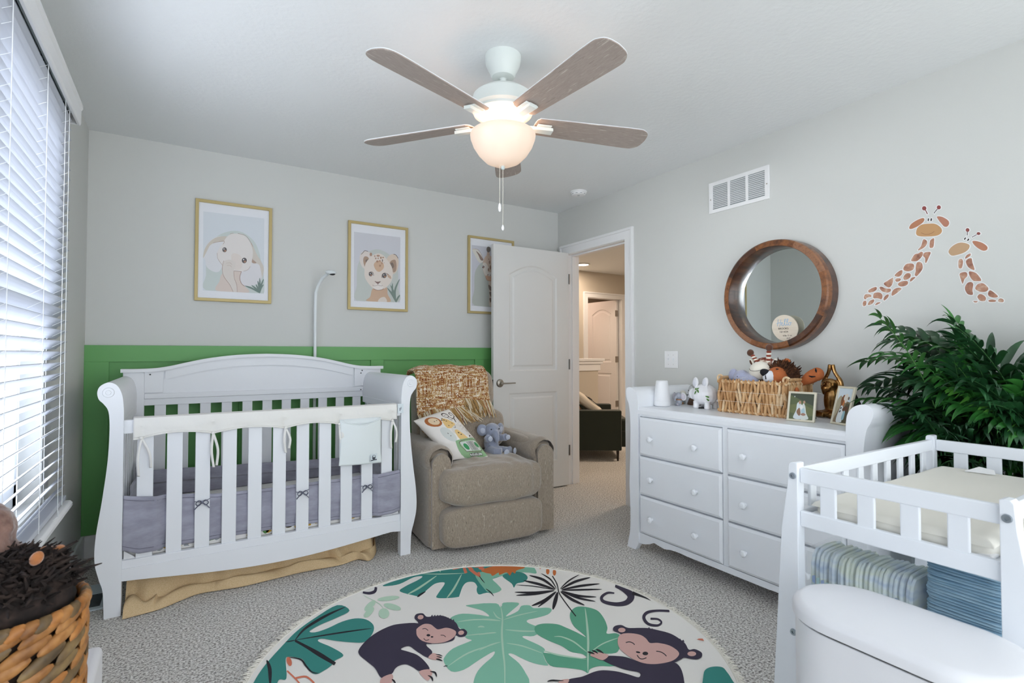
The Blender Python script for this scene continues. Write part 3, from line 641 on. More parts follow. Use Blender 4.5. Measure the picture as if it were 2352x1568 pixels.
# ================================================================ round mirror
MY, MZ, MR = -2.10, 1.487, .312
t = thing('round_mirror', 'large round wall mirror with deep brown wooden frame', 'mirror', (0, MY, MZ))
M_wood = mat('mirror_wood', rough=.35, var=(['#3f2314', '#6b4023', '#8a5730', '#5a3419'], 6, 5, (1, 3, 3)), coat=.3)
ms = [M_wood, mat('mirror_wood_dark', rough=.3, var=(['#2c1a12', '#4b2c1c', '#63402a'], 8, 5, (1, 3, 3)), coat=.4), mat('mirror_wood_pale', rough=.4, var=(['#6b4430', '#93684c', '#7d5238'], 10, 5, (1, 4, 4)), coat=.3)]
b = B(); n = 96; prof = [(.268, -.012), (.272, -.088), (.2745, -.092), (.300, -.092), (.308, -.086), (.312, -.06), (.312, 0), (.262, 0), (.262, -.012)]
vs = [(z, MY + r * cos(2 * pi * k / n), MZ + r * sin(2 * pi * k / n)) for r, z in prof for k in range(n)]
fs = []; mi = []
segm = [0, 1, 0, 2, 0, 1, 0, 2]
for i in range(len(prof) - 1):
    for k in range(n):
        fs.append((i * n + k, i * n + (k + 1) % n, (i + 1) * n + (k + 1) % n, (i + 1) * n + k)); mi.append(segm[(k + 5) * 8 // n % 8] if 2 <= i <= 3 else (1 if i < 2 else (1 if i > 4 else 0)))
b.v = vs; b.f = fs; b.m = mi
obj('mirror_frame', b, ms, t, angle=30)
obj('mirror_glass', B().lathe([(0, -.016), (.2685, -.016), (.2685, -.010), (0, -.010)], 96, (0, MY, MZ), axis='x'), mat('mirror_glass', '#e9efee', .0, 1), t, smooth=False)
# wooden announcement disc resting in the frame
t = thing('announcement_disc', 'small round pale wood birth announcement disc reading Hello in the mirror', 'sign', (-.055, -2.106, 1.222))
CY_, CZ_, CR = -2.150, 1.298, .0745
tilt = Matrix.Translation((-.045, CY_, CZ_)) @ Matrix.Rotation(radians(-12), 4, 'Y')
obj('disc', B().lathe([(0, -.004), (CR - .001, -.004), (CR, -.003), (CR, .003), (0, .003)], 64, xf=tilt, axis='x'), mat('pale_birch', rough=.6, var=(['#d9cbb8', '#e2d8c8'], 5, 4, (1, 2, 18))), t, angle=30)
def text(parent, s, x, z, size, m, xf, name='lettering', shear=0, ext=.0003):
    """x to the right as seen from the room (towards -y), on a plate facing -x"""
    cu = bpy.data.curves.new(name, 'FONT'); cu.body = s; cu.size = size; cu.align_x = 'CENTER'; cu.align_y = 'CENTER'; cu.extrude = ext; cu.shear = shear
    tmp = bpy.data.objects.new(name + '_tmp', cu); COL.objects.link(tmp); bpy.context.view_layer.update()
    me = bpy.data.meshes.new_from_object(tmp.evaluated_get(bpy.context.evaluated_depsgraph_get())); bpy.data.objects.remove(tmp); bpy.data.curves.remove(cu)
    M = xf @ Matrix(((0, 0, -1, 0), (-1, 0, 0, -x), (0, 1, 0, z), (0, 0, 0, 1)))
    me.transform(M); me.materials.clear(); me.materials.append(m)
    o = bpy.data.objects.new(name, me); COL.objects.link(o); o.parent = parent; inv = LOC.get(parent.name)
    if inv is not None: o.matrix_parent_inverse = inv
    return o
xf = tilt @ Matrix.Translation((-.0045, 0, 0))
ink = mat('black_ink', '#1d1b1c', .6); blue = mat('blue_ink', '#86b7dc', .6)
b = B()
def cur(pts, w=.0022):
    b.flat([tuple(xf @ Vector((-.0002, -p[0], p[1]))) for p in stroke(pts, w)])
cur([(-.040, .014), (-.035, .03), (-.030, .052)]); cur([(-.028, .010), (-.020, .030), (-.015, .05)]); cur([(-.044, .028), (-.030, .031), (-.018, .034)])
cur([(-.018, .020), (-.010, .026), (-.008, .033), (-.014, .031), (-.016, .020), (-.008, .014), (.0, .022)]); cur([(.0, .022), (.010, .044), (.012, .052), (.006, .046), (.004, .022), (.008, .015), (.014, .022)]); cur([(.014, .022), (.024, .044), (.025, .052), (.019, .046), (.016, .022), (.02, .016), (.026, .024)]); cur([(.034, .030), (.027, .030), (.025, .020), (.032, .016), (.038, .024), (.034, .031), (.044, .030)])
obj('hello_script', b, blue, t, smooth=False, recalc=False)
text(t, 'BROOKS', -.008, -.002, .015, ink, xf); text(t, '12/14/24', -.008, -.0205, .014, ink, xf); text(t, '6 lbs 11 oz', .010, -.042, .0115, ink, xf); text(t, '19.5"', .014, -.058, .0115, ink, xf)
# ================================================================ crib
M_crib = mat('crib_white', '#e6e8ec', .38, bump=(50, .03, .002))
CXm = -2.467
t = thing('crib', 'white sleigh-style baby crib with arched headboard against the green wall', 'crib', (CXm, -.52, 0))
outer = [(-3.169, 0), (-3.174, .117), (-3.189, .177), (-3.204, .255), (-3.201, .366), (-3.182, .514), (-3.165, .682), (-3.160, .824), (-3.165, .90), (-3.182, .934), (-3.199, .955), (-3.205, .985), (-3.196, 1.012), (-3.170, 1.028), (-3.145, 1.022), (-3.127, 1.0), (-3.115, .96), (-3.110, .9)]
oc = spline(outer, 5, False)
post = oc + [(-3.109, .5), (-3.109, 0)]
mir = lambda P: [(2 * CXm - p[0], p[1]) for p in P][::-1]
YF0, YF1 = -.918, -.872
for s_, P in ((0, post), (1, mir(post))):
    lg = obj('leg', B().prism(P, 'y', YF0, YF1), M_crib, t, bevel=.003, angle=50)
    cx = -3.166 if not s_ else 2 * CXm + 3.166
    obj('rosette', B().lathe([(0, -.006), (.009, -.006), (.011, -.003), (.016, -.004), (.02, -.004), (.022, 0), (.022, .004)], 24, (cx, YF0, .984), axis='y'), M_crib, lg)
# rear posts
for x0 in (-3.177, -1.797):
    obj('leg', B().box((x0, -.15, 0), (x0 + .1, -.105, 1.048)), M_crib, t, smooth=False, bevel=.003)
# end panels
top = [p for p in oc if p[1] > .90][1:] + [(-3.112, .86), (-3.132, .86), (-3.132, .90)]
for s_ in (0, 1):
    P = top if not s_ else mir(top)
    obj('end_rail', B().prism(P, 'y', -.874, -.148), M_crib, t, bevel=.0015, angle=40)
    x0 = -3.135 if not s_ else 2 * CXm + 3.135 - .026
    obj('end_rail', B().box((x0, -.874, .82), (x0 + .024, -.148, .862)), M_crib, t, smooth=False, bevel=.002)
    obj('end_rail', B().box((x0, -.874, .16), (x0 + .026, -.148, .25)), M_crib, t, smooth=False, bevel=.002)
    for k in range(6):
        y = -.80 + k * .112; obj('end_slat', B().box((x0 + .006, y - .022, .24), (x0 + .018, y + .022, .83)), M_crib, t, smooth=False, bevel=.002)
# headboard
HC = -2.435
hb = [(-3.187, 1.068), (-3.10, 1.068), (-3.02, 1.072), (-2.95, 1.084), (-2.881, 1.101), (-2.758, 1.128), (-2.60, 1.148), (HC, 1.155)]
hb = spline(hb, 5, False); hbm = [(2 * HC - x, z) for x, z in hb[:-1]][::-1]; curve = hb + hbm
hx0, hx1 = -3.077, -1.793
def cut(C, a, b_, dz): return [(x, z - dz) for x, z in C if a <= x <= b_]
cc = cut(curve, hx0, hx1, .012)
h = obj('headboard', B().prism([(hx1, .885), (hx0, .885)] + [(hx0, cc[0][1])] + cc + [(hx1, cc[-1][1])], 'y', -.138, -.118), M_crib, t, smooth=False)
capc = [(x, z) for x, z in curve]
obj('cap_moulding', B().prism(capc + [(x, z - .020) for x, z in capc[::-1]], 'y', -.165, -.10), M_crib, h, smooth=False, bevel=.003)
arch = cut(curve, -2.985, 2 * HC + 2.985, .02)
obj('arch_moulding', B().prism(arch + [(x, z - .052) for x, z in arch[::-1]], 'y', -.150, -.136), M_crib, h, smooth=False, bevel=.0025)
for x0 in (-3.077, -1.793 - .09): obj('corner_block', B().box((x0, -.150, .93), (x0 + .09, -.136, 1.056)), M_crib, h, smooth=False, bevel=.0015)
obj('lower_moulding', B().box((hx0, -.152, .895), (hx1, -.134, .925)), M_crib, h, smooth=False, bevel=.003)
for x, z in ((-3.05, 1.035), (-1.83, 1.038), (-1.838, 1.02), (-1.838, .905)): obj('screw', B().lathe([(0, -.002), (.004, -.001), (.004, .001)], 10, (x, -.1525, z), axis='y'), M_black, h)
obj('back_rail', B().box((hx0 - .01, -.145, .857), (hx1 + .01, -.12, .895)), M_crib, t, smooth=False, bevel=.002)
obj('back_rail', B().box((hx0 - .01, -.145, .16), (hx1 + .01, -.12, .235)), M_crib, t, smooth=False, bevel=.002)
for k in range(11):
    x = -3.0 + k * .1137; obj('slat', B().box((x - .028, -.139, .22), (x + .028, -.126, .865)), M_crib, t, smooth=False, bevel=.002)
# front
obj('front_rail', B().box((-3.112, -.906, .797), (-1.824, -.880, .858)), M_crib, t, smooth=False, bevel=.004)
obj('front_rail', B().box((-3.112, -.908, .198), (-1.824, -.878, .236)), M_crib, t, smooth=False, bevel=.003)
n = 24; ap = [(-3.112, .2), (-3.112, .148)] + [(-3.112 + 1.288 * i / n, .148 - .048 * sin(pi * i / n) ** 1.2) for i in range(1, n)] + [(-1.824, .138), (-1.824, .2)]
obj('apron', B().prism(ap, 'y', -.912, -.892), M_crib, t, smooth=False, bevel=.002)
for k in range(11):
    x = -3.030 + k * .1128; obj('slat', B().box((x - .031, -.899, .23), (x + .031, -.885, .80)), M_crib, t, smooth=False, bevel=.0025)
obj('mattress_support', B().box((-3.10, -.87, .205), (-1.835, -.155, .222)), mat('support_dark', '#5a5a5c', .7), t, smooth=False)
for x, sg in ((-3.105, 1), (-1.83, -1)): obj('corner_brace', B().prism([(x, .236), (x + sg * .045, .236), (x, .275)], 'y', -.89, -.872), M_trim, t, smooth=False)

# mattress with jungle print sheet
b = B().box((-3.096, -.869, .226), (-1.842, -.160, .335))
M_sheet = mat('sheet_white', '#e9e7e4', .8)
t = thing('crib_mattress', 'white crib mattress with yellow and green jungle print sheet', 'mattress', (-2.467, -.51, .23))
obj('mattress', b, M_sheet, t, bevel=.014, seg=4)
random.seed(4); b = B(); cols = ['#c9a13f', '#4f7f43', '#8f6e4a', '#9aa0a4']
for k in range(150):
    c_ = random.choice([0, 0, 1, 2, 3]); x = random.uniform(-3.02, -1.92); side = random.random()
    q = [(random.uniform(.5, 1) * cos(2 * pi * i / 9) * .017, random.uniform(.5, 1) * sin(2 * pi * i / 9) * .011) for i in range(9)]
    if side < .35: b.flat([(x + p[0], -.8700, .250 + p[1] + .008 * (k % 3)) for p in q], c_)
    else:
        y = random.uniform(-.78, -.2); b.flat([(x + p[0], y + p[1] * 1.6, .3358) for p in q], c_)
obj('sheet_print', b, [flatc(c.strip('#'), c) for c in cols], t, smooth=False, recalc=False)

# mesh liner
M_liner = mat('lavender_grey_liner', '#9a99a8', .85, var=(['#8b8a98', '#a5a5b4'], 9, 3, (1, 1, 2.5)), bump=(500, .15, .002), sheen=.3)
t = thing('crib_liner', 'lavender grey padded crib liner tied inside the crib slats', 'crib bumper', (-2.467, -.51, .25))
tp = [(-3.112, .524), (-3.05, .512), (-2.918, .497), (-2.741, .476), (-2.55, .471), (-2.343, .471), (-2.118, .474), (-1.95, .478), (-1.868, .486), (-1.824, .49)]
bt = [(-3.112, .285), (-3.05, .258), (-2.948, .256), (-2.5, .259), (-2.2, .256), (-1.95, .247), (-1.87, .248), (-1.824, .262)]
def itp(T_, x):
    for (a, z0), (b_, z1) in zip(T_, T_[1:]):
        if x <= b_: return z0 + (z1 - z0) * max(0, (x - a) / (b_ - a))
    return T_[-1][1]
def yl(x):   # passes outside the first and last slats, inside the others
    a = min(1, max(0, (x + 2.985) / .03)); c_ = min(1, max(0, (-1.955 - x) / .03)); k = min(a, c_)
    return -.910 * (1 - k) + -.877 * k
def fn(u, v):
    x = -3.108 + 1.28 * u; z0, z1 = itp(bt, x), itp(tp, x); z = z0 + (z1 - z0) * v
    w = .004 * sin(v * 9 + 2.2 * sin(x * 4)) + .003 * sin(x * 23 + v * 5)
    return (x, yl(x) + w - .004 * sin(pi * v), z)
ln = obj('front_panel', B().grid(fn, 160, 24), M_liner, t, solid=.008)
for zz in (.018, -.018):
    b = B(); pts = []
    for i in range(81):
        u = i / 80; v = 1 - .07 if zz > 0 else .08; p = fn(u, v); pts.append((p[0], p[1] - .0045, p[2]))
    b.tube(pts, .0012, 4); obj('seam', b, mat('seam_dark', '#6f6d7b', .9), ln)
def fnb(u, v):
    x = -3.09 + 1.25 * u; zt = .495 - .05 * u; z = .335 + (zt - .335) * v; return (x, -.165 - .012 * sin(pi * v) + .004 * sin(x * 17) - (.014 if v > .55 else 0), z)
obj('back_panel', B().grid(fnb, 90, 14), M_liner, t, solid=.008)
for s_, x0 in ((1, -3.098), (-1, -1.836)):
    def fe(u, v, x0=x0, s_=s_):
        y = -.87 + .70 * u; zt = .50 + .06 * u ** 2 if s_ > 0 else .47 + .0 * u
        return (x0 + s_ * (.006 + .006 * sin(u * 14)), y, .26 + (zt - .26) * v)
    obj('end_panel', B().grid(fe, 40, 12), M_liner, t, solid=.008)
def bow(parent, x, z, y, m, s=1.0):
    b = B()
    for sg in (-1, 1):
        b.tube(spline([(x, y, z), (x + sg * .014 * s, y - .008, z + .010 * s), (x + sg * .026 * s, y - .006, z - .004 * s), (x + sg * .014 * s, y - .006, z - .014 * s), (x, y - .002, z)], 5, False), .0058 * s, 8, flat=.3)
        b.tube([(x, y - .003, z), (x + sg * .02 * s, y - .006, z - .018 * s), (x + sg * .03 * s, y - .004, z - .030 * s)], .0058 * s, 8, flat=.3)
    b.tube([(x - .033, y + .002, z + .006), (x, y - .004, z), (x + .033, y + .002, z + .012)], .003, 6, flat=.5)
    b.ell((x, y - .006, z), .006 * s); return obj('bow', b, m, parent)
M_bow = mat('grey_ribbon', '#6f7283', .6)
for x, z in ((-2.805, .450), (-2.354, .432), (-2.015, .418)): bow(t, x, z, -.905, M_bow)

# cream teething-rail cover with ties and a pocket
M_cream = mat('cream_cotton', '#e9e7e2', .85, bump=(18, .25, .01))
t = thing('rail_cover', 'cream cotton cover wrapped over the crib front rail with hanging ties', 'rail cover', (-2.45, -.9, .8))
kn = [-3.045, -2.764, -2.442, -2.167, -1.877]
def low(x):
    if x < kn[0]: return .772
    for a, c_ in zip(kn, kn[1:]):
        if x <= c_: return .772 + .022 * sin(pi * (x - a) / (c_ - a)) ** .7 if x > a and x < c_ else .772
    return .785
def fc(u, v):
    x = -3.075 + 1.226 * u; zb = low(x); prof = [(-.870, zb + .006), (-.868, .82), (-.869, .862), (-.893, .869), (-.914, .864), (-.919, .82), (-.916, zb)]
    q = v * 6; i = min(5, int(q)); f = q - i; y = prof[i][0] + (prof[i + 1][0] - prof[i][0]) * f; z = prof[i][1] + (prof[i + 1][1] - prof[i][1]) * f
    pull = sum(math.exp(-((x - k) / .025) ** 2) for k in kn)
    return (x, y - .004 * sin(x * 40 + z * 60) * (v > .5) * .4 + .008 * pull * (v > .8), z)
cv = obj('cover', B().grid(fc, 180, 24), M_cream, t, solid=.003)
pts = []
for i in range(161):
    p = fc(i / 160, 1); pts.append((p[0], p[1] - .001, p[2] - .001))
obj('piping', B().tube(pts, .0032, 6), M_cream, cv)
for x, ends in ((-3.045, ((-3.053, .604), (-3.008, .638))), (-2.764, ((-2.760, .612), (-2.748, .62))), (-2.442, ((-2.440, .649), (-2.425, .67))), (-2.172, ((-2.150, .632), (-2.165, .66))), (-1.877, ((-1.884, .618), (-1.858, .65)))):
    b = B()
    for k, (ex, ez) in enumerate(ends):
        mid = ((x + ex) / 2 + (.012 if k else -.008), -.926 - .004 * k, (.775 + ez) / 2)
        q = spline([(x, -.920, .776), mid, (ex, -.921, ez)], 8, False)
        w = .0055; nq = len(q); b.add([(p[0] + s_ * w, p[1] - .0015 * s_, p[2]) for p in q for s_ in (-1, 1)], [(2 * i, 2 * i + 1, 2 * i + 3, 2 * i + 2) for i in range(nq - 1)])
    b.ell((x, -.921, .776), (.007, .005, .006)); obj('tie', b, M_cream, t, solid=.0015)
def fp(u, v):
    w = .112 + .006 * (1 - v); x = -2.058 + (u - .5) * 2 * w * (1 - .05 * sin(pi * v)); zt = .795 - .030 * sin(pi * u); z = .552 + (zt - .552) * v - .006 * u * (1 - v)
    return (x, -.925 - .022 * sin(pi * u) * v - .008 * sin(pi * u), z)
pk = obj('pocket', B().grid(fp, 30, 24), mat('white_cotton', '#e6ecec', .85), t, solid=.003)
obj('pocket_back', B().grid(lambda u, v: (-2.172 + .228 * u, -.922, .555 + .245 * v), 8, 8), MATS['white_cotton'], t, solid=.002)
obj('pocket_hem', B().tube([tuple(Vector(fp(i / 24, 1)) + Vector((0, -.001, 0))) for i in range(25)], .003, 6), MATS['white_cotton'], pk)
yq = -.9515
b = B(); b.flat([(-2.012, yq, .600), (-1.972, yq + .006, .604), (-1.974, yq + .006, .562), (-2.010, yq, .558)], 0)
b.flat([(p[0], yq - .001, p[1]) for p in circ(-1.993, .589, .009, .008, 14)], 1); b.flat([(p[0], yq - .0015, p[1]) for p in circ(-1.993, .590, .006, .0055, 12)], 0)
b.flat([(p[0], yq - .001, p[1]) for p in stroke([(-2.001, .581), (-1.993, .576), (-1.985, .582)], .006)], 1); b.flat([(p[0], yq - .001, p[1]) for p in stroke([(-2.009, .567), (-1.995, .570), (-1.977, .571)], .005)], 1)
obj('woven_label', b, [mat('label_white', '#d9e2e6', .7), mat('ink_dark', '#2b2f3a', .7)], pk, smooth=False, recalc=False)
b = B(); b.box((-1.848, -.926, .815), (-1.815, -.924, .868), 0).box((-1.838, -.9265, .828), (-1.834, -.926, .845), 1).box((-1.831, -.9265, .835), (-1.828, -.926, .85), 1)
obj('care_tag', b, [MATS['label_white'], mat('tag_grey', '#5c6070', .7)], t, smooth=False)

# crib skirt
M_skirt = mat('tan_cotton_skirt', '#c8a878', .85, var=(['#c6a87c', '#dcc39d'], 380, 1, (1, 1, 1)), bump=(14, .3, .01))
poly = [(-3.10, -.968), (-3.024, -.958), (-2.953, -.940), (-2.825, -.868), (-2.72, -.875), (-2.622, -.888), (-2.45, -.872), (-2.333, -.866), (-2.155, -.876), (-2.053, -.850), (-1.996, -.900), (-1.93, -.80), (-1.888, -.655)]
pc = spline(poly, 10, False)
random.seed(2)
def fs(u, v):
    i = u * (len(pc) - 1); k = min(len(pc) - 2, int(i)); f = i - k; bx, by = pc[k][0] + (pc[k + 1][0] - pc[k][0]) * f, pc[k][1] + (pc[k + 1][1] - pc[k][1]) * f
    tx = -3.095 + 1.19 * u; ty = -.80 if u < .93 else -.80 + (u - .93) * 2.2; tz = .19
    # fall to the floor, then pool outwards
    w = .016 * sin(u * 31 + 1.5 * sin(u * 9)) + .01 * sin(u * 67)
    if v < .68:
        s = v / .68; x = tx + (bx - tx) * s * .6; y = ty + (-.045 * s - .10 * s * s * 0) + w * s; z = tz - (tz - .026 - .012 * max(0, sin(u * 23))) * s
        y = ty + ((by - ty) * .45) * s ** 1.5 + w * s
    else:
        s = (v - .68) / .32; x0 = tx + (bx - tx) * .6; y0 = ty + (by - ty) * .45 + w; x = x0 + (bx - x0) * s; y = y0 + (by - y0) * s; z = (.026 + .012 * max(0, sin(u * 23))) * (1 - s) + .004 + .030 * sin(pi * s) * (.3 + .7 * abs(sin(u * 17 + 1)))
        if u < .12: z += .02 * (1 - s) * sin(u * 60)
    return (x, y, max(z, .004))
o = obj('crib_skirt', B().grid(fs, 220, 44), M_skirt, None, solid=.002); tag(o, 'tan crib skirt spilling onto the carpet below the crib', 'crib skirt')

# baby monitor on pole
t = thing('baby_monitor', 'white baby monitor camera on a tall bent pole behind the crib', 'baby monitor', (-2.12, -.06, 0))
M_mon = mat('monitor_white', '#e3e8ea', .3)
obj('pole', B().tube(spline([(-2.125, -.05, .012), (-2.125, -.05, 1.0), (-2.125, -.05, 1.50), (-2.118, -.065, 1.60), (-2.095, -.11, 1.665), (-2.07, -.16, 1.695)], 8, False), .0105, 14), M_mon, t)
hd = obj('camera_head', B().ell((-2.055, -.185, 1.703), (.036, .036, .017), R3(12, 0, 0)), M_mon, t)
obj('lens', B().ell((-2.050, -.196, 1.693), (.022, .022, .011), R3(14, 0, 0)), M_black, hd)
obj('base', B().lathe([(0, .012), (.075, .010), (.085, .004), (.085, 0)], 32, (-2.125, -.125, 0)), M_mon, t)
# ================================================================ recliner
M_rec = mat('taupe_chenille', rough=.9, var=(['#62574a', '#a39584', '#85786a', '#c6b9a7'], 48, 5, (3.4, 3.4, .55)), bump=(60, .25, .004, (3, 3, 1)), sheen=.5)
P0 = (-1.64, -.93, 0); RZ = radians(-5)
t = thing('recliner', 'taupe upholstered recliner chair between the crib and the open door', 'armchair', P0, RZ, local=True)
def arm(uc, s_):
    w = .062
    sh = []
    rc = (uc, .525); rr = .088
    b = B()
    # inner body
    b.ell((uc, .33, .27), (w + .012, .36, .262), e=.16, nu=40, nv=16)
    o = obj('arm', b, M_rec, t)
    # rolled padded top
    b = B(); n = 28
    def fr(u, v):
        a = -0.62 * pi + u * 1.24 * pi * 1.0; a = pi / 2 - (-1.12 * pi / 1 * (u - .5) * 1.25)
        y = -.035 + .70 * v
        e = 1 - .20 * max(0, 1 - v / .06) ** 2 - .15 * max(0, (v - .93) / .07) ** 2
        g = 1 + .02 * sin(u * 40 + v * 3) * max(0, 1 - v / .12)
        return (rc[0] + rr * e * g * cos(a), y, rc[1] - .012 * v + rr * e * g * sin(a))
    b.grid(fr, n, 26)
    b.ell((rc[0], .32, rc[1] - .005), (.083, .345, .083), e=.5, nu=28, nv=14)
    obj('armrest_pad', b, M_rec, o, solid=.0)
    b = B(); pl = []
    for i in range(25):
        a = pi * i / 24; pl.append((uc + .058 * cos(a), .50 + .066 * sin(a)))
    pl = [(uc + .058, .02)] + pl + [(uc - .058, .02)]
    b.prism(pl, 'y', -.052, .02); obj('front_panel', b, M_rec, o, bevel=.016, seg=4)
    return o
arm(.045, -1); arm(.752, 1)
def cushion(name, c, r, e=.45, par=None, rot=None, rip=0, nu=56, nv=26, sag=0):
    b = B(); b.ell(c, r, rot, e=e, nu=nu, nv=nv)
    if rip:
        vv = []
        for p in b.v:
            dx = (p[0] - c[0]) / r[0]; k = rip * (sin(dx * 13 + p[2] * 9) * .5 + sin(dx * 29) * .3 + noise.noise(Vector((p[0] * 9, p[1] * 9, p[2] * 9))))
            q = Vector(p) - Vector(c); q *= 1 + k; vv.append(tuple(Vector(c) + q))
        b.v = vv
    return obj(name, b, M_rec, par or t, angle=180)
b = B().ell((.358, -.045, .375), (.335, .115, .118), e=.5, nu=40, nv=20).ell((.398, .16, .405), (.268, .33, .095), e=.5, nu=40, nv=20)
bb = []
for p in b.v:
    k = .005 * sin(p[0] * 42 + p[1] * 20) + .004 * sin(p[0] * 85 + 2) + .010 * noise.noise(Vector((p[0] * 8, p[1] * 8, p[2] * 4))); bb.append((p[0], p[1] - k, p[2] + k))
b.v = bb; obj('seat_cushion', b, M_rec, t, remesh=.010, angle=180)
cushion('footrest', (.358, -.075, .145), (.330, .075, .120), .38, rip=.008)
cushion('lumbar_cushion', (.365, .42, .63), (.295, .13, .15), .55, rot=R3(-8, 0, 0), rip=.012)
cushion('head_cushion', (.335, .50, .895), (.275, .12, .160), .55, rot=R3(-8, 0, 0), rip=.012)
obj('back_shell', B().ell((.35, .60, .52), (.28, .10, .48), R3(-6, 0, 0), e=.3, nu=40, nv=20), M_rec, t)
obj('base_frame', B().box((.06, .03, .03), (.74, .60, .22)), mat('recliner_base', '#3a352f', .8), t, smooth=False)
RM = Matrix.Translation(P0) @ Matrix.Rotation(RZ, 4, 'Z')

# ---- throw blanket over the backrest
M_throw = bpy.data.materials.new('woven_throw'); M_throw.use_nodes = True; nt = M_throw.node_tree; bs = nt.nodes['Principled BSDF']; bs.inputs['Roughness'].default_value = .95
tc = nt.nodes.new('ShaderNodeTexCoord'); rs = []
for st in ((15, 15, 150), (140, 140, 13)):
    mp = nt.nodes.new('ShaderNodeMapping'); mp.inputs['Scale'].default_value = st; nz = nt.nodes.new('ShaderNodeTexNoise'); nz.inputs['Scale'].default_value = 1; nz.inputs['Detail'].default_value = 1.5
    nt.links.new(tc.outputs['Object'], mp.inputs[0]); nt.links.new(mp.outputs[0], nz.inputs['Vector']); r = nt.nodes.new('ShaderNodeValToRGB'); e = r.color_ramp.elements
    e[0].position = .36; e[0].color = lin('#7c3d18'); e[1].position = .64; e[1].color = lin('#efe6d8'); k = e.new(.46); k.color = lin('#a8733f'); k = e.new(.54); k.color = lin('#c9aa76'); nt.links.new(nz.outputs['Fac'], r.inputs[0]); rs.append((r, nz))
ck = nt.nodes.new('ShaderNodeTexNoise'); ck.inputs['Scale'].default_value = 110; nt.links.new(tc.outputs['Object'], ck.inputs['Vector'])
rr_ = nt.nodes.new('ShaderNodeValToRGB'); rr_.color_ramp.elements[0].position = .47; rr_.color_ramp.elements[1].position = .53; nt.links.new(ck.outputs['Fac'], rr_.inputs[0])
mx = nt.nodes.new('ShaderNodeMix'); mx.data_type = 'RGBA'; nt.links.new(rr_.outputs[0], mx.inputs['Factor']); nt.links.new(rs[0][0].outputs[0], mx.inputs['A']); nt.links.new(rs[1][0].outputs[0], mx.inputs['B']); nt.links.new(mx.outputs['Result'], bs.inputs['Base Color'])
bp = nt.nodes.new('ShaderNodeBump'); bp.inputs['Strength'].default_value = .9; bp.inputs['Distance'].default_value = .006; nt.links.new(ck.outputs['Fac'], bp.inputs['Height']); nt.links.new(bp.outputs[0], bs.inputs['Normal'])
t = thing('throw_blanket', 'brown, rust and cream woven throw with fringe over the recliner back', 'blanket', (-1.3, -.45, .8))
def over(u, s):
    """u across (world-ish local u), s = distance down the front from the crown; returns local point"""
    # crown at v=.53,z=1.062 ; front surface curves down
    if s < 0: return (u, .53 + min(.10, -s), 1.056 - max(0, -s - .06) * .9)
    a = min(s / .13, pi / 2)
    v = .515 - .118 * sin(a); z = 1.062 - .10 * (1 - cos(a)); ex = max(0, s - .13 * pi / 2); v -= max(0, ex - .10) ** 1.2 * .55
    return (u, v - .012 - ex * .05, z - ex)
def sheet(u0, u1, sb, sd, lift, tilt_):
    def f(u, v):
        uu = u0 + (u1 - u0) * u + tilt_ * v; s = -.10 + (sb + .10 + sd * u) * v
        p = over(uu, s); k = lift + .006 * sin(uu * 30 + s * 10) + .004 * sin(uu * 71)
        edge = max(0, (.12 - uu) / .12) ** 2 * .05 + max(0, (uu - .52) / .1) ** 2 * .035
        return tuple(RM @ Vector((p[0], p[1] - k + edge * .7, p[2] + k * .5 - edge)))
    return f
s1 = sheet(.02, .345, .395, -.012, .022, .0); s2 = sheet(.325, .530, .325, .02, .010, .01)
b = B(); b.grid(s1, 60, 60); obj('main_fold', b, M_throw, t, solid=.010)
b = B(); b.grid(s2, 40, 50); obj('under_fold', b, M_throw, t, solid=.010)
fm = [mat('yarn_tan', '#b08e5c', .9), mat('yarn_rust', '#96542a', .9), mat('yarn_cream', '#ddd0b8', .9)]
random.seed(11)
def fringe(fn, n, ln, push=0, sweep=None):
    b = B()
    for i in range(n):
        u = (i + .5) / n + random.uniform(-.3, .3) / n; p = Vector(fn(u, 1)); ci = random.choice([0, 0, 1, 2])
        for q in range(3):
            L_ = ln * random.uniform(.75, 1.1); sw = (sweep(u) if sweep else 0)
            d1_ = Vector((random.uniform(-.012, .012) + sw * .5, random.uniform(-.012, .004) - push, -L_ * .5)); d2_ = Vector((random.uniform(-.02, .02) + sw, random.uniform(-.018, .006) - push * 1.3, -L_ * (1 - .35 * min(1, abs(sw) * 6))))
            b.tube([p + Vector((0, 0, .004)), p + d1_, p + d2_], [.0032, .003, .0022], 5, m=random.choice([ci, ci, 0, 2]))
    return b
o = obj('fringe', fringe(s1, 46, .11, .055, lambda u: .10 * max(0, u - .62) / .38), fm, t, kind='stuff')
o = obj('fringe', fringe(s2, 26, .105, .05), fm, t, kind='stuff')

# ---- printed pillow
t = thing('throw_pillow', 'square white pillow with safari animals and a green jeep', 'pillow', (-1.42, -.8, .6))
PC = ['#e9e5e0', '#8fb389', '#b06b3c', '#e3c184', '#3a2f2c', '#3f8f5a', '#cfd3cf', '#dcd8d2', '#6e6058', '#e6cfae']
jp = [(1, S((.33, .02), (.97, .02), (1.0, .12), (.98, .33), (.88, .37), (.80, .36), (.45, .355), (.35, .30), n=4)), (6, [(.47, .12), (.90, .12), (.91, .31), (.46, .31)]), (8, stroke([(.46, .115), (.905, .115), (.915, .315), (.455, .315), (.46, .115)], .012)), (5, E_(.545, .21, .058, .065)), (5, E_(.855, .225, .045, .055))]
for k in range(6): jp.append((4, [(.625 + k * .034, .125), (.640 + k * .034, .125), (.640 + k * .034, .30), (.625 + k * .034, .30)]))
jp += [(4, [(.50, .025), (.86, .03), (.85, .085), (.49, .08)]), (6, [(.51, .034), (.85, .038), (.842, .076), (.50, .072)])]
x = .535
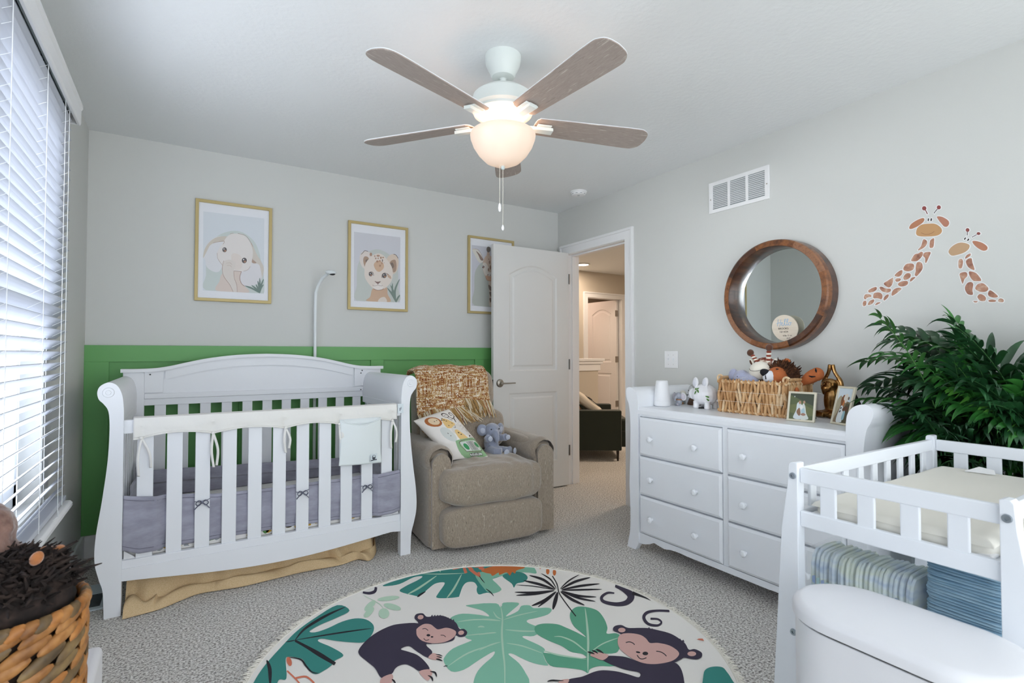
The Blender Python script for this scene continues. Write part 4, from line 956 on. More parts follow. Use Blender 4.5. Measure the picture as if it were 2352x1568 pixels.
for gl_ in ('S', 'A', 'F', 'A', 'R', 'I'):
    seg = {'S': [[(1, 1), (0, .8), (1, .3), (0, 0)]], 'A': [[(0, 0), (.5, 1), (1, 0)]], 'F': [[(1, 1), (0, 1), (0, 0)], [(0, .5), (.8, .5)]], 'R': [[(0, 0), (0, 1), (1, .8), (.2, .5), (1, 0)]], 'I': [[(.5, 0), (.5, 1)]]}[gl_]
    for s_ in seg: jp.append((4, stroke([(x + .028 * a, .044 + .026 * c_) for a, c_ in s_], .009, n=2)))
    x += .047
art = [(2, E_(.30, .82, .175, .12, -8)), (9, E_(.32, .825, .115, .085, -8)), (4, E_(.33, .82, .012, .010)), (4, E_(.39, .825, .010, .010)), (3, S((.45, .62), (.50, .80), (.60, .82), (.72, .70), (.66, .62))), (4, E_(.50, .80, .018, .014)), (4, E_(.55, .79, .018, .013)), (4, E_(.54, .83, .015, .012)), (4, E_(.58, .76, .014, .012)), (4, E_(.535, .66, .012, .012)), (4, E_(.66, .69, .01, .014)),
       (4, E_(.71, .885, .085, .062)), (0, E_(.71, .88, .066, .046)), (4, E_(.695, .885, .009, .010)), (4, E_(.745, .887, .009, .010)), (4, stroke([(.77, .84), (.80, .79), (.86, .78), (.83, .76), (.80, .70)], .02)), (4, stroke([(.86, .80), (.92, .83), (.93, .90), (.87, .915), (.85, .87), (.885, .86)], .016)), (4, stroke([(.70, .82), (.73, .77), (.77, .76)], .012)),
       (6, S((.22, .48), (.26, .62), (.36, .66), (.46, .60), (.48, .44), (.40, .34), (.28, .36))), (4, E_(.36, .52, .010, .012)), (4, E_(.37, .46, .010, .010)), (7, S((.50, .50), (.55, .60), (.80, .66), (.93, .56), (.88, .42), (.62, .44))), (3, S((.52, .36), (.56, .53), (.66, .55), (.74, .40), (.72, .36))), (4, E_(.62, .49, .018, .015)), (4, E_(.65, .45, .02, .013)),
       (4, stroke([(.62, .61), (.66, .60), (.68, .64)], .009)), (4, stroke([(.88, .52), (.92, .50), (.93, .54)], .009)), (4, E_(.87, .37, .05, .05)), (0, E_(.87, .365, .034, .036))] + jp
for k in range(14): art.append((4, E_(.80 + .16 * ((k * 37 % 11) / 11), .55 + .27 * ((k * 53 % 13) / 13), .006, .007)))
A0, A1, A2, A3 = Vector((-1.468, -.850, .492)), Vector((-1.228, -.880, .492)), Vector((-1.40, -.655, .790)), Vector((-1.665, -.70, .735))   # bl, br, tr, tl
nrm = (A1 - A0).cross(A3 - A0).normalized(); nrm = nrm if nrm.y < 0 else -nrm
def pil(u, v, sd):
    p = A0 * (1 - u) * (1 - v) + A1 * u * (1 - v) + A2 * u * v + A3 * (1 - u) * v
    k = (16 * u * (1 - u) * v * (1 - v)) ** .45; c_ = (A0 + A1 + A2 + A3) / 4; pin = .06 * (1 - k)
    p = p + (c_ - p) * (.10 * (4 * u * (1 - u) if v in (0, 1) else 0)) 
    return tuple(p + nrm * (sd * .068 * k + .010 * noise.noise(p * 11) * k + .003 * noise.noise(p * 30)))
def pick(u, v):
    c_ = 0
    for i, P in art_bb:
        if i[0] <= u <= i[1] and i[2] <= v <= i[3] and inside((u, v), P[1]): c_ = P[0]
    return c_
art_bb = [((min(p[0] for p in P), max(p[0] for p in P), min(p[1] for p in P), max(p[1] for p in P)), (c_, P)) for c_, P in art]
b = B().grid(lambda u, v: pil(u, v, 1), 230, 230, mf=pick).grid(lambda u, v: pil(u, v, -1), 30, 30)
obj('cushion_cover', b, [mat('pil' + c_.strip('#'), c_, .85) for c_ in PC], t, angle=180, recalc=False)

# ---- plush helper
M_plg = mat('grey_plush', '#8e95a8', .95, sheen=.8, bump=(160, .6, .006))
M_plg2 = mat('pale_grey_plush', '#b6bccb', .95, sheen=.8, bump=(160, .6, .006))
t = thing('plush_elephant', 'grey plush elephant sitting on the recliner seat beside the pillow', 'stuffed toy', (-1.11, -.72, .44))
def pt(u, v, z): return RM @ Vector((u, v, z))
cx, cy = -1.115, -.70
b = B()
b.ell((cx, cy, .505), (.052, .048, .068)).ell((cx, cy - .01, .598), (.055, .050, .047)).ell((cx + .0, cy - .055, .575), (.024, .030, .030)).ell((cx + .002, cy - .072, .550), (.018, .017, .032)).ell((cx, cy - .02, .465), (.06, .05, .03))
for s_ in (-1, 1):
    b.tube([(cx + s_ * .04, cy - .02, .545), (cx + s_ * .062, cy - .06, .548), (cx + s_ * .066, cy - .085, .555)], [.024, .023, .026], 12)
b.tube([(cx - .03, cy - .04, .462), (cx - .02, cy - .10, .462), (cx + .01, cy - .125, .462)], [.034, .032, .033], 12).tube([(cx + .03, cy - .04, .462), (cx + .075, cy - .09, .460), (cx + .09, cy - .11, .464)], [.032, .029, .033], 12)
obj('body', b, M_plg, t, remesh=.005, disp=(.008, .004))
for s_ in (-1, 1):
    e_ = obj('ear', B().ell((cx + s_ * .070, cy - .0, .600), (.036, .012, .040), R3(0, s_ * 20, s_ * 20)), M_plg, t, disp=(.008, .004))
    obj('ear_lining', B().ell((cx + s_ * .071, cy - .009, .598), (.018, .005, .020), R3(0, s_ * 20, s_ * 20)), M_plg2, e_)
    obj('paw_pad', B().ell((cx + s_ * .068, cy - .108, .556), (.017, .006, .017)), M_plg2, t)
    obj('eye', B().ell((cx + s_ * .030, cy - .054, .608), .0045), M_black, t)
obj('foot_pad', B().ell((cx + .03, cy - .153, .464), (.020, .007, .022)), M_plg2, t)
obj('foot_pad', B().ell((cx + .102, cy - .138, .466), (.020, .007, .022), R3(0, 0, 30)), M_plg2, t)
t.location.z += .042; t.location.y -= .02
# ================================================================ dresser
M_dr = mat('dresser_white', '#eff2f7', .32, bump=(50, .03, .002))
t = thing('dresser', 'white six-drawer dresser with curved sleigh ends under the round mirror', 'dresser', (-.35, -2.16, 0))
XF, XB = -.605, -.095; DT = .84; Ya, Yb = -1.587, -2.731   # inner faces of ends
outl = spline([(-1.494, 0), (-1.507, .05), (-1.520, .12), (-1.521, .25), (-1.516, .376), (-1.522, .534), (-1.525, .742), (-1.514, .845), (-1.497, .885), (-1.488, .915), (-1.493, .940), (-1.512, .954), (-1.540, .951), (-1.566, .935), (-1.583, .905), (-1.588, .86)], 5, False)
inn = [(-1.589, .8), (-1.589, .06), (-1.580, .03), (-1.560, 0)]
sideP = outl + inn
ym = (Ya + Yb) / 2
mirP = [(2 * ym - y, z) for y, z in sideP][::-1]
for P in (sideP, mirP): obj('side_panel', B().prism(P, 'x', XF - .012, XF + .022), M_dr, t, bevel=.003, angle=50)
for P in (sideP, mirP):
    up = [(y, z) for y, z in P if z > .16]
    obj('side_panel', B().prism(up, 'x', XF + .02, XB), M_dr, t, bevel=.002, angle=50)
for y in (Ya + .06, Yb - .06): obj('rear_leg', B().box((XB - .05, y - .035, 0), (XB, y + .035, .2)), M_dr, t, smooth=False, bevel=.002)
obj('carcass', B().box((XF + .018, Yb, .09), (XB, Ya, .82)), M_dr, t, smooth=False)
b = B()
b.prism([(XF - .012, .822), (XF - .006, .828), (XF - .006, .834), (XF, .84), (XB, .84), (XB, .80), (XF - .012, .80)], 'y', Yb, Ya)
obj('dresser_top', b, M_dr, t, smooth=False, bevel=.0015)
# face frame
b = B()
YM0, YM1 = -2.1775, -2.150
b.box((XF, Yb, .788), (XF + .02, Ya, .802)).box((XF, YM0, .09), (XF + .02, YM1, .79)).box((XF, Ya - .006, .09), (XF + .02, Ya, .79)).box((XF, Yb, .09), (XF + .02, Yb + .006, .79))
obj('face_frame', b, M_dr, t, smooth=False, bevel=.001)
n = 30; L_ = Ya - Yb; ap = [(Ya, .108), (Yb, .108), (Yb, .045)]
for i in range(1, n):
    u = i / n; e = min(u, 1 - u); z = .045 + .035 * min(1, e / .10) ** 2 if e < .10 else (.080 - .012 * math.exp(-((e - .16) / .035) ** 2) if e < .3 else .078)
    ap.append((Yb + L_ * u, z))
ap.append((Ya, .045))
obj('apron', B().prism(ap, 'x', XF - .006, XF + .016), M_dr, t, smooth=False, bevel=.002)
rows = [(.785, .562), (.556, .334), (.328, .110)]
for y0, y1 in ((-2.150, Ya - .006), (Yb + .006, -2.1775)):
    for z1, z0 in rows:
        y0_, y1_, a, c_ = y0 + .002, y1 - .002, z0 + .002, z1 - .002; ch = .012
        b = B(); b.box((XF - .006, y0_, a), (XF + .012, y1_, c_))
        fr = [(XF - .006, y0_, a), (XF - .006, y1_, a), (XF - .006, y1_, c_), (XF - .006, y0_, c_)]; bk = [(XF - .014, y0_ + ch, a + ch), (XF - .014, y1_ - ch, a + ch), (XF - .014, y1_ - ch, c_ - ch), (XF - .014, y0_ + ch, c_ - ch)]
        b.add(fr + bk, [(0, 1, 5, 4), (1, 2, 6, 5), (2, 3, 7, 6), (3, 0, 4, 7), (4, 5, 6, 7)])
        dw = obj('drawer', b, M_dr, t, smooth=False)
        for y in (y1_ - .100, y0_ + .148):
            kz = (a + c_) / 2 - .008
            obj('knob', B().lathe([(.009, .012), (.008, 0), (.008, -.010), (.013, -.014), (.0165, -.020), (.0165, -.026), (.012, -.032), (.005, -.034), (0, -.0345)], 24, (XF - .014, y, kz), axis='x'), M_dr, dw)
# back gallery rail (arched)
n = 40; rl = [(Ya, .80), (Yb, .80)]
for i in range(n + 1):
    u = i / n; z = .905 + .055 * sin(pi * min(1, max(0, (u - .06) / .88))) ** .8; rl.append((Yb + L_ * u, z))
obj('gallery_rail', B().prism(rl, 'x', XB - .02, XB), M_dr, t, smooth=False, bevel=.002)

# ---- sound machine
t = thing('sound_machine', 'white tapered sound machine at the door end of the dresser', 'sound machine', (-.42, -1.595, DT))
c = (-.45, -1.622, DT)
obj('lower_body', B().lathe([(0, 0), (.040, 0), (.046, .004), (.0485, .012), (.0475, .034)], 40, c), mat('machine_white', '#e6e7ea', .45), t)
obj('upper_body', B().lathe([(.0475, .0345), (.045, .06), (.037, .13), (.0345, .15), (.031, .154), (0, .155)], 40, c), MATS['machine_white'], t, angle=50)
obj('power_cord', B().tube(spline([(-.42, -1.59, DT + .02), (-.38, -1.60, DT + .003), (-.2, -1.60, DT + .003), (-.13, -1.60, DT + .03)], 6, False), .002, 6), MATS['machine_white'], t)
# ---- elephant figurine
t = thing('elephant_figurine', 'small glazed grey elephant figurine beside the snow globe', 'figurine', (-.30, -1.62, DT))
M_cer = mat('grey_ceramic', '#a8acb8', .3); M_pk = mat('pale_lilac_ceramic', '#c9c3cd', .3)
ex, ey = -.335, -1.652
b = B().ell((ex, ey, DT + .022), (.019, .021, .022)).ell((ex - .003, ey, DT + .058), (.021, .024, .023)).ell((ex - .012, ey + .009, DT + .008), (.014, .008, .009)).ell((ex - .012, ey - .009, DT + .008), (.014, .008, .009))
b.tube(spline([(ex - .020, ey, DT + .056), (ex - .032, ey + .002, DT + .046), (ex - .036, ey + .002, DT + .036), (ex - .040, ey - .006, DT + .036)], 4, False), [.009] * 4 + [.007] * 4 + [.006] * 5, 10)
obj('body', b, M_cer, t, remesh=.002)
for s_ in (-1, 1):
    e_ = obj('ear', B().ell((ex, ey + s_ * .034, DT + .056), (.005, .018, .024), R3(s_ * 8, 0, -s_ * 18)), M_cer if s_ > 0 else M_trim, t)
    obj('ear_lining', B().ell((ex - .003, ey + s_ * .034, DT + .056), (.004, .014, .019), R3(s_ * 8, 0, -s_ * 18)), M_pk, e_)
    obj('eye', B().ell((ex - .0225, ey + s_ * .010, DT + .058), .0013), M_black, t)
obj('collar', B().tube([(ex + .017 * cos(a), ey + .019 * sin(a), DT + .037) for a in [2 * pi * k / 16 for k in range(16)]], .003, 6, closed=True), mat('orange_glaze', '#b9815a', .4), t)
obj('foot_pad', B().ell((ex - .026, ey - .010, DT + .009), (.003, .006, .007)), M_pk, t)
t = thing('small_figurine', 'little cream-topped grey and tan figurine behind the grey elephant', 'figurine', (-.2, -1.6, DT))
sx_, sy_ = -.235, -1.595
obj('body', B().lathe([(0, 0), (.016, 0), (.019, .008), (.016, .03), (.010, .048), (0, .05)], 24, (sx_, sy_, DT)), mat('grey_glaze', '#9fa3a4', .35), t)
obj('foot', B().ell((sx_ - .012, sy_ - .006, DT + .007), (.012, .012, .008)), mat('tan_glaze', '#b98a52', .35), t)
obj('head', B().ell((sx_, sy_ - .004, DT + .066), (.018, .019, .019)), mat('cream_glaze', '#e4e2d8', .35), t)
# ---- snow globe
t = thing('snow_globe', 'glass snow globe with a brown animal inside on a dark wooden base', 'snow globe', (-.2, -1.66, DT))
gx, gy = -.205, -1.672
obj('base', B().lathe([(0, 0), (.050, 0), (.051, .006), (.047, .016), (.040, .036), (.037, .040), (0, .040)], 40, (gx, gy, DT)), mat('dark_wood', rough=.4, var=(['#2c1b10', '#4a2f1b', '#5d3f24'], 12, 5, (1, 1, 6)), coat=.3), t, angle=40)
obj('glass_dome', B().lathe([(.030, .038), (.042, .052), (.0475, .072), (.0465, .092), (.038, .112), (.024, .125), (.01, .1305), (0, .131)], 40, (gx, gy, DT)), mat('globe_glass', '#ffffff', .0, trans=.92, alpha=.28, ior=1.2, spec=.8), t)
b = B().ell((gx, gy, DT + .062), (.018, .02, .022)).ell((gx - .005, gy + .004, DT + .092), (.010, .010, .011)).tube([(gx, gy - .006, DT + .075), (gx - .002, gy - .026, DT + .085), (gx, gy - .035, DT + .095)], [.007, .005, .003], 8)
obj('animal', b, mat('brown_resin', '#6f5a4a', .4), t, remesh=.0025)
obj('leaf', B().ell((gx, gy - .033, DT + .098), (.006, .008, .007)).ell((gx, gy - .028, DT + .070), (.010, .012, .012)), mat('dark_green_resin', '#34463a', .5), t)
# ---- piggy bank
t = thing('piggy_bank', 'glossy white ceramic piggy bank painted with green leaf sprigs', 'piggy bank', (-.3, -1.80, DT))
M_pig = mat('white_glaze', '#e8e8ec', .12, coat=.6)
hx, hy = -.33, -1.835
b = B().ell((hx, hy, DT + .078), (.066, .078, .064)).ell((hx - .012, hy + .068, DT + .080), (.032, .028, .034)).ell((hx - .015, hy + .090, DT + .070), (.017, .014, .017))
for dx in (-.034, .034):
    for dy in (-.042, .034): b.lathe([(.017, 0), (.018, .004), (.016, .03), (.018, .04)], 16, (hx + dx, hy + dy, DT))
obj('body', b, M_pig, t, remesh=.0032)
for dx, dy, rx in ((-.030, .040, -12), (-.018, -.018, 6)):
    e_ = B(); e_.ell((hx + dx, hy + dy, DT + .148), (.013, .024 if dy < 0 else .021, .032), R3(rx, 8, -12)); eo = obj('ear', e_, M_pig, t)
    obj('ear_hollow', B().ell((hx + dx - .007, hy + dy, DT + .147), (.009, .016, .024), R3(rx, 8, -12)), mat('ear_shade', '#d3d4dc', .2), eo)
    # leaves painted on the flank
def pigpt(a, h, k=1.004):
    """a: angle round the belly from -x, h: height fraction"""
    return Vector((hx, hy, DT + .078)) + Vector((-.066 * cos(h) * cos(a), -.078 * cos(h) * sin(a), .064 * sin(h))) * k
b = B()
def lf(b, a, h, rot, s=.011, f=pigpt):
    c_ = []
    for i in range(12):
        th = 2 * pi * i / 12; u = cos(th) * s; w = sin(th) * s * .42 * (1 - .3 * cos(th)); du = u * cos(rot) - w * sin(rot); dw = u * sin(rot) + w * cos(rot)
        c_.append(tuple(f(a + du / .07, h + dw / .064, 1.012)))
    b.add(c_ + [tuple(f(a, h, 1.02))], [(i, (i + 1) % 12, 12) for i in range(12)], 0)
for a, h, r in ((-.32, .55, 2.9), (-.10, .60, .4), (.02, .35, -1.0), (-.22, .20, -1.9), (.75, -.10, 2.8), (.80, -.38, 2.4)): lf(b, a, h, r)
for q in ([(-.32, .5), (-.15, .38), (-.2, .22)], [(-.15, .38), (-.05, .5)], [(-.15, .4), (.0, .38)]):
    b.tube([pigpt(a, h, 1.012) for a, h in q], .0008, 4, m=0)
obj('painted_leaves', b, mat('leaf_green_paint', '#4c7a34', .3), t, recalc=False)
b = B()
for k in range(4): z = .066; b.box((-.0008, -.0008, -.005), (.0008, .0008, .005), xf=T((hx - .045 + k * .006, hy + .094 - k * .010 + (.002 if k == 0 else 0), DT + .074)))
b.ell((hx - .040, hy + .083, DT + .098), .002).ell((hx - .026, hy + .094, DT + .099), .002); obj('painted_face', b, M_black, t)
b = B().ell((hx - .0318, hy + .098, DT + .071), (.003, .003, .005)); obj('nostril', b, M_black, t)
obj('coin_plug', B().lathe([(.02, .001), (.022, .001), (.022, .004), (0, .012)], 20, (hx - .03, hy - .005, DT)), M_black, t)

# ---- wicker basket
def weave_box(x0, x1, y0, y1, z0, z1, rows, step, b, thick=.009):
    per = [((x0, y1), (x0, y0)), ((x0, y0), (x1, y0)), ((x1, y0), (x1, y1)), ((x1, y1), (x0, y1))]
    rh = (z1 - z0) / rows
    for (ax, ay), (bx, by) in per:
        L_ = sqrt((bx - ax) ** 2 + (by - ay) ** 2); n = max(2, round(L_ / step)); ang = math.degrees(atan2(by - ay, bx - ax))
        for r in range(rows):
            for i in range(n + (r % 2)):
                u = (i + (.5 if r % 2 == 0 else 0)) / n; px, py = ax + (bx - ax) * u, ay + (by - ay) * u
                nx, ny = (by - ay) / L_, -(bx - ax) / L_
                lean = random.uniform(-15, 15); k = random.choice([0, 0, 1, 1, 2])
                b.ell((px - nx * .0, py - ny * .0, z0 + rh * (r + .5) + random.uniform(-.003, .003)), (step * random.uniform(.40, .52), thick, rh * .80), Matrix.Rotation(radians(ang), 3, 'Z') @ Matrix.Rotation(radians(lean), 3, 'Y'), m=k, nu=8, nv=7)
WM = [mat('wicker_a', rough=.55, var=(['#a97d50', '#c99f70', '#d9b88d'], 40, 3, (1, 1, .4))), mat('wicker_b', rough=.55, var=(['#8f6238', '#b98c5c', '#cda67a'], 40, 3, (1, 1, .4))), mat('wicker_c', rough=.55, var=(['#b98f63', '#dcc09a', '#e3cba8'], 40, 3, (1, 1, .4)))]
random.seed(5)
t = thing('wicker_basket', 'rectangular tan wicker basket full of stuffed toys on the dresser', 'basket', (-.27, -2.17, DT))
bx0, bx1, by0, by1 = -.405, -.165, -2.357, -1.985
b = B(); weave_box(bx0, bx1, by0, by1, DT + .006, DT + .166, 3, .0185, b)
per = [(bx0, by0), (bx1, by0), (bx1, by1), (bx0, by1)]
for z, r in ((DT + .010, .010), (DT + .165, .008)):
    for i in range(4):
        (ax, ay), (cx_, cy_) = per[i], per[(i + 1) % 4]; L_ = sqrt((cx_ - ax) ** 2 + (cy_ - ay) ** 2); n = int(L_ / .0125)
        for k in range(n + 1):
            u = k / n; ang = atan2(cy_ - ay, cx_ - ax); b.ell((ax + (cx_ - ax) * u, ay + (cy_ - ay) * u, z), (.012, .0085, .0075), Matrix.Rotation(ang, 3, 'Z') @ Matrix.Rotation(radians(35), 3, 'Y'), m=(k % 3), nu=8, nv=6)
obj('weave', b, WM, t)
obj('liner', B().box((bx0 + .006, by0 + .006, DT + .008), (bx1 - .006, by1 - .006, DT + .012)).box((bx0 + .004, by0 + .004, DT + .012), (bx0 + .006, by1 - .004, DT + .155)).box((bx1 - .006, by0 + .004, DT + .012), (bx1 - .004, by1 - .004, DT + .155)).box((bx0 + .004, by0 + .004, DT + .012), (bx1 - .004, by0 + .006, DT + .155)).box((bx0 + .004, by1 - .006, DT + .012), (bx1 - .004, by1 - .004, DT + .155)), mat('wicker_inner', '#5a4028', .9), t, smooth=False)
for z in (DT + .062, DT + .113):
    obj('thread', B().tube([(bx0 - .0095, by0 + .004, z), (bx0 - .0095, by1 - .004, z)], .0009, 5), mat('white_thread', '#ded7c8', .8), t)
for y, sg in ((by0, -1), (by1, 1)):
    b = B(); b.tube([(bx0 + .02, y, DT + .185), (bx1 - .02, y, DT + .185)], .009, 10, m=0)
    for x in (bx0 + .012, bx1 - .012):
        b.tube([(x, y + .017 * cos(a), DT + .182 + .017 * sin(a)) for a in [radians(-150 + 300 * k / 12) for k in range(13)]], .0055, 7, m=2); b.tube([(x, y, DT + .04), (x, y, DT + .18)], .006, 7, m=1)
    obj('handle', b, WM, t)

# ---- toys in the basket
M_lil = mat('lilac_plush', '#a3a7c0', .95, sheen=.8, bump=(160, .6, .006))
t = thing('plush_elephant', 'lilac grey plush elephant lying at the door end of the wicker basket', 'stuffed toy', (-.3, -2.06, DT + .05))
ex, ey, ez = -.325, -2.070, DT + .188
b = B().ell((ex, ey, ez), (.045, .042, .040)).ell((ex - .035, ey - .035, ez - .018), (.026, .028, .020)).ell((ex + .02, ey - .02, ez - .06), (.06, .06, .07)).ell((ex - .045, ey - .06, ez - .03), (.020, .024, .018)).tube([(ex, ey - .03, ez), (ex - .015, ey - .075, ez - .012), (ex - .02, ey - .10, ez - .04)], [.026, .026, .022], 12)
obj('body', b, M_lil, t, remesh=.004, disp=(.008, .003))
for a in ((ex + .0, ey + .048, ez + .005, 10), ):
    obj('ear', B().ell(a[:3], (.018, .030, .040), R3(-a[3], 0, 10)), M_lil, t, disp=(.008, .003))
obj('eye', B().ell((ex - .042, ey - .002, ez + .004), .003), M_black, t)
M_gc = mat('cream_plush', '#e6dfd2', .9, sheen=.5, bump=(120, .2, .003))
M_gs = mat('giraffe_rust', '#83351f', .9, sheen=.4); M_gb = mat('giraffe_brown', '#55311f', .9, sheen=.4)
t = thing('plush_giraffe', 'smiling cream plush giraffe with striped rust horns in the basket', 'stuffed toy', (-.28, -2.15, DT + .05))
gx, gy, gz = -.305, -2.168, DT + .228
o = obj('head', B().ell((gx - .006, gy, gz - .002), (.052, .057, .048), R3(-6, 0, 0)), M_gc, t)
obj('crown', B().ell((gx + .040, gy, gz + .034), (.042, .058, .034)), mat('giraffe_patch', rough=.9, var=(['#e0d6c4', '#7a3420', '#7a3420'], 42, 1, (1, 1, 1))), t)
sm = [(gx - .006 - .0545 * cos(a_ * .62), gy + .038 * sin(a_), gz + .012 - .016 * cos(a_)) for a_ in [radians(-75 + 15 * k) for k in range(11)]]
obj('mouth', B().tube(sm, .0011, 5), M_black, o)
for y0_, y1_, z1_ in ((gy + .026, gy + .058, gz + .100), (gy - .028, gy - .040, gz + .125)):
    p0 = Vector((gx + .02, y0_, gz + .035)); p1 = Vector((gx + .01, y1_, z1_ - .018))
    b = B()
    for k in range(7): b.ell(p0 + (p1 - p0) * (k / 7), (.0125, .0125, .0085), m=k % 2)
    h_ = obj('horn', b, [M_gs, M_gc], t); obj('horn_tip', B().ell(p1 + (p1 - p0).normalized() * .012, (.018, .018, .019)), M_gb, h_)
for s_ in (1, -1):
    e_ = obj('ear', B().ell((gx + .02, gy + s_ * .064, gz + .042), (.009, .013, .022), R3(-s_ * 25, 0, 0)), M_gc, t)
    obj('ear_lining', B().ell((gx + .014, gy + s_ * .066, gz + .040), (.005, .007, .015), R3(-s_ * 25, 0, 0)), M_gb, e_)
obj('body', B().ell((gx + .03, gy - .015, gz - .085), (.05, .05, .06)), mat('giraffe_body', rough=.9, var=(['#d9cfc0', '#4a2b1c', '#3b2318'], 34, 2, (1, 1, 1))), t)
# lion
t = thing('plush_lion', 'crocheted orange lion with shaggy brown mane in the wicker basket', 'stuffed toy', (-.27, -2.27, DT + .05))
lx, ly, lz = -.300, -2.268, DT + .195
M_or = mat('orange_crochet', '#b9683a', .9, bump=(260, .8, .004)); M_mane = mat('brown_mane', rough=.95, var=(['#24140c', '#472a18', '#6e4528'], 60, 3, (1, 1, 1)))
obj('face', B().ell((lx - .012, ly + .006, lz), (.050, .052, .054), R3(0, 0, 25)), M_or, t)
mz = obj('muzzle', B().ell((lx - .052, ly + .022, lz + .000), (.022, .034, .034), R3(0, 0, 25)), mat('white_crochet', '#e1e3ea', .9, bump=(260, .8, .004)), t)
obj('nose', B().ell((lx - .062, ly + .040, lz + .022), (.017, .026, .020), R3(20, 0, 30)), mat('black_yarn', '#15161c', .9), mz)
obj('mouth', B().tube([(lx - .074, ly + .032, lz + .010), (lx - .077, ly + .028, lz - .010)], .003, 6), MATS['black_yarn'], mz)
obj('eye', B().ell((lx - .046, ly - .014, lz + .042), (.004, .008, .003)), MATS['black_yarn'], t)
obj('ear', B().ell((lx + .03, ly - .020, lz + .078), (.010, .02, .018)), M_or, t)
b = B(); random.seed(8)
b.ell((lx + .030, ly - .012, lz + .005), (.045, .074, .072))
for k in range(620):
    a = random.uniform(0, 2 * pi); rr = random.uniform(.052, .080); d = random.uniform(0, .06)
    p = Vector((lx - .015 + d, ly - .008 + rr * cos(a) * .95, lz + .004 + rr * sin(a))); q = Vector((random.uniform(-.012, .012), cos(a), sin(a)))
    tng = Vector((random.uniform(-1, 1), random.uniform(-1, 1), random.uniform(-1, 1))) * .010
    b.tube([p - q * .016, p + tng * .5, p + q * .010 + tng], [.004, .0035, .0015], 4, cap=False)
obj('mane', b, M_mane, t, kind='stuff')
obj('body', B().ell((lx + .02, ly, lz - .085), (.06, .05, .07)), M_or, t)
t = thing('crochet_toy', 'orange crocheted toy with black stitched marks sticking out of the basket', 'stuffed toy', (-.23, -2.34, DT + .1))
b = B().tube(spline([(-.23, -2.30, DT + .10), (-.245, -2.345, DT + .165), (-.25, -2.385, DT + .190), (-.25, -2.425, DT + .215)], 6, False), [.020] * 7 + [.020, .0205, .022, .0235, .026, .028] + [.030, .031, .032, .032, .031, .029], 14).ell((-.25, -2.428, DT + .214), (.031, .031, .033))
obj('body', b, M_or, t)
obj('marking', B().tube([(-.281, -2.405, DT + .206), (-.284, -2.420, DT + .202), (-.280, -2.436, DT + .204)], [.002, .0045, .002], 6).tube([(-.262, -2.428, DT + .243), (-.276, -2.436, DT + .234), (-.279, -2.440, DT + .224)], [.002, .0045, .002], 6), MATS['black_yarn'], t)
obj('foot', B().ell((-.33, -2.372, DT + .13), (.012, .01, .02)), M_or, t)

# ---- golden monkey statue
M_gld = mat('antique_gold', rough=.28, metal=1, var=(['#57391c', '#8f6a3e', '#bb9463'], 16, 4, (1, 1, 1)), bump=(60, .2, .003))
t = thing('monkey_statue', 'golden seated monkey statue with hands joined above its head', 'statue', (-.2, -2.45, DT))
mx_, my_ = -.185, -2.462
b = B().ell((mx_, my_, DT + .085), (.030, .034, .070), e=.9).ell((mx_ - .002, my_ + .004, DT + .160), (.033, .037, .034)).ell((mx_ - .028, my_ + .012, DT + .146), (.016, .024, .018)).ell((mx_, my_, DT + .022), (.050, .055, .022))
for s_ in (1, -1):
    b.tube(spline([(mx_, my_ + s_ * .028, DT + .115), (mx_ + .008, my_ + s_ * .042, DT + .155), (mx_ + .008, my_ + s_ * .036, DT + .185), (mx_ + .004, my_ + s_ * .014, DT + .225), (mx_ + .002, my_ + s_ * .007, DT + .262)], 5, False), [.013] * 6 + [.011] * 6 + [.009] * 9, 10)
    b.tube([(mx_, my_ + s_ * .03, DT + .02), (mx_ - .035, my_ + s_ * .055, DT + .018), (mx_ - .05, my_ + s_ * .01, DT + .016)], [.018, .017, .012], 10)
    b.ell((mx_ + .004, my_ + s_ * .034, DT + .160), (.006, .009, .011))
obj('body', b, M_gld, t, remesh=.003)
for s_ in (1, -1): obj('eye', B().ell((mx_ - .030, my_ + .008 + s_ * .012, DT + .166), (.004, .0065, .006)).tube([(mx_ - .030, my_ + .008 + s_ * (.012) + .011 * cos(a), DT + .167 + .011 * sin(a)) for a in [2 * pi * k / 14 for k in range(14)]], .002, 5, closed=True), M_gld, t)

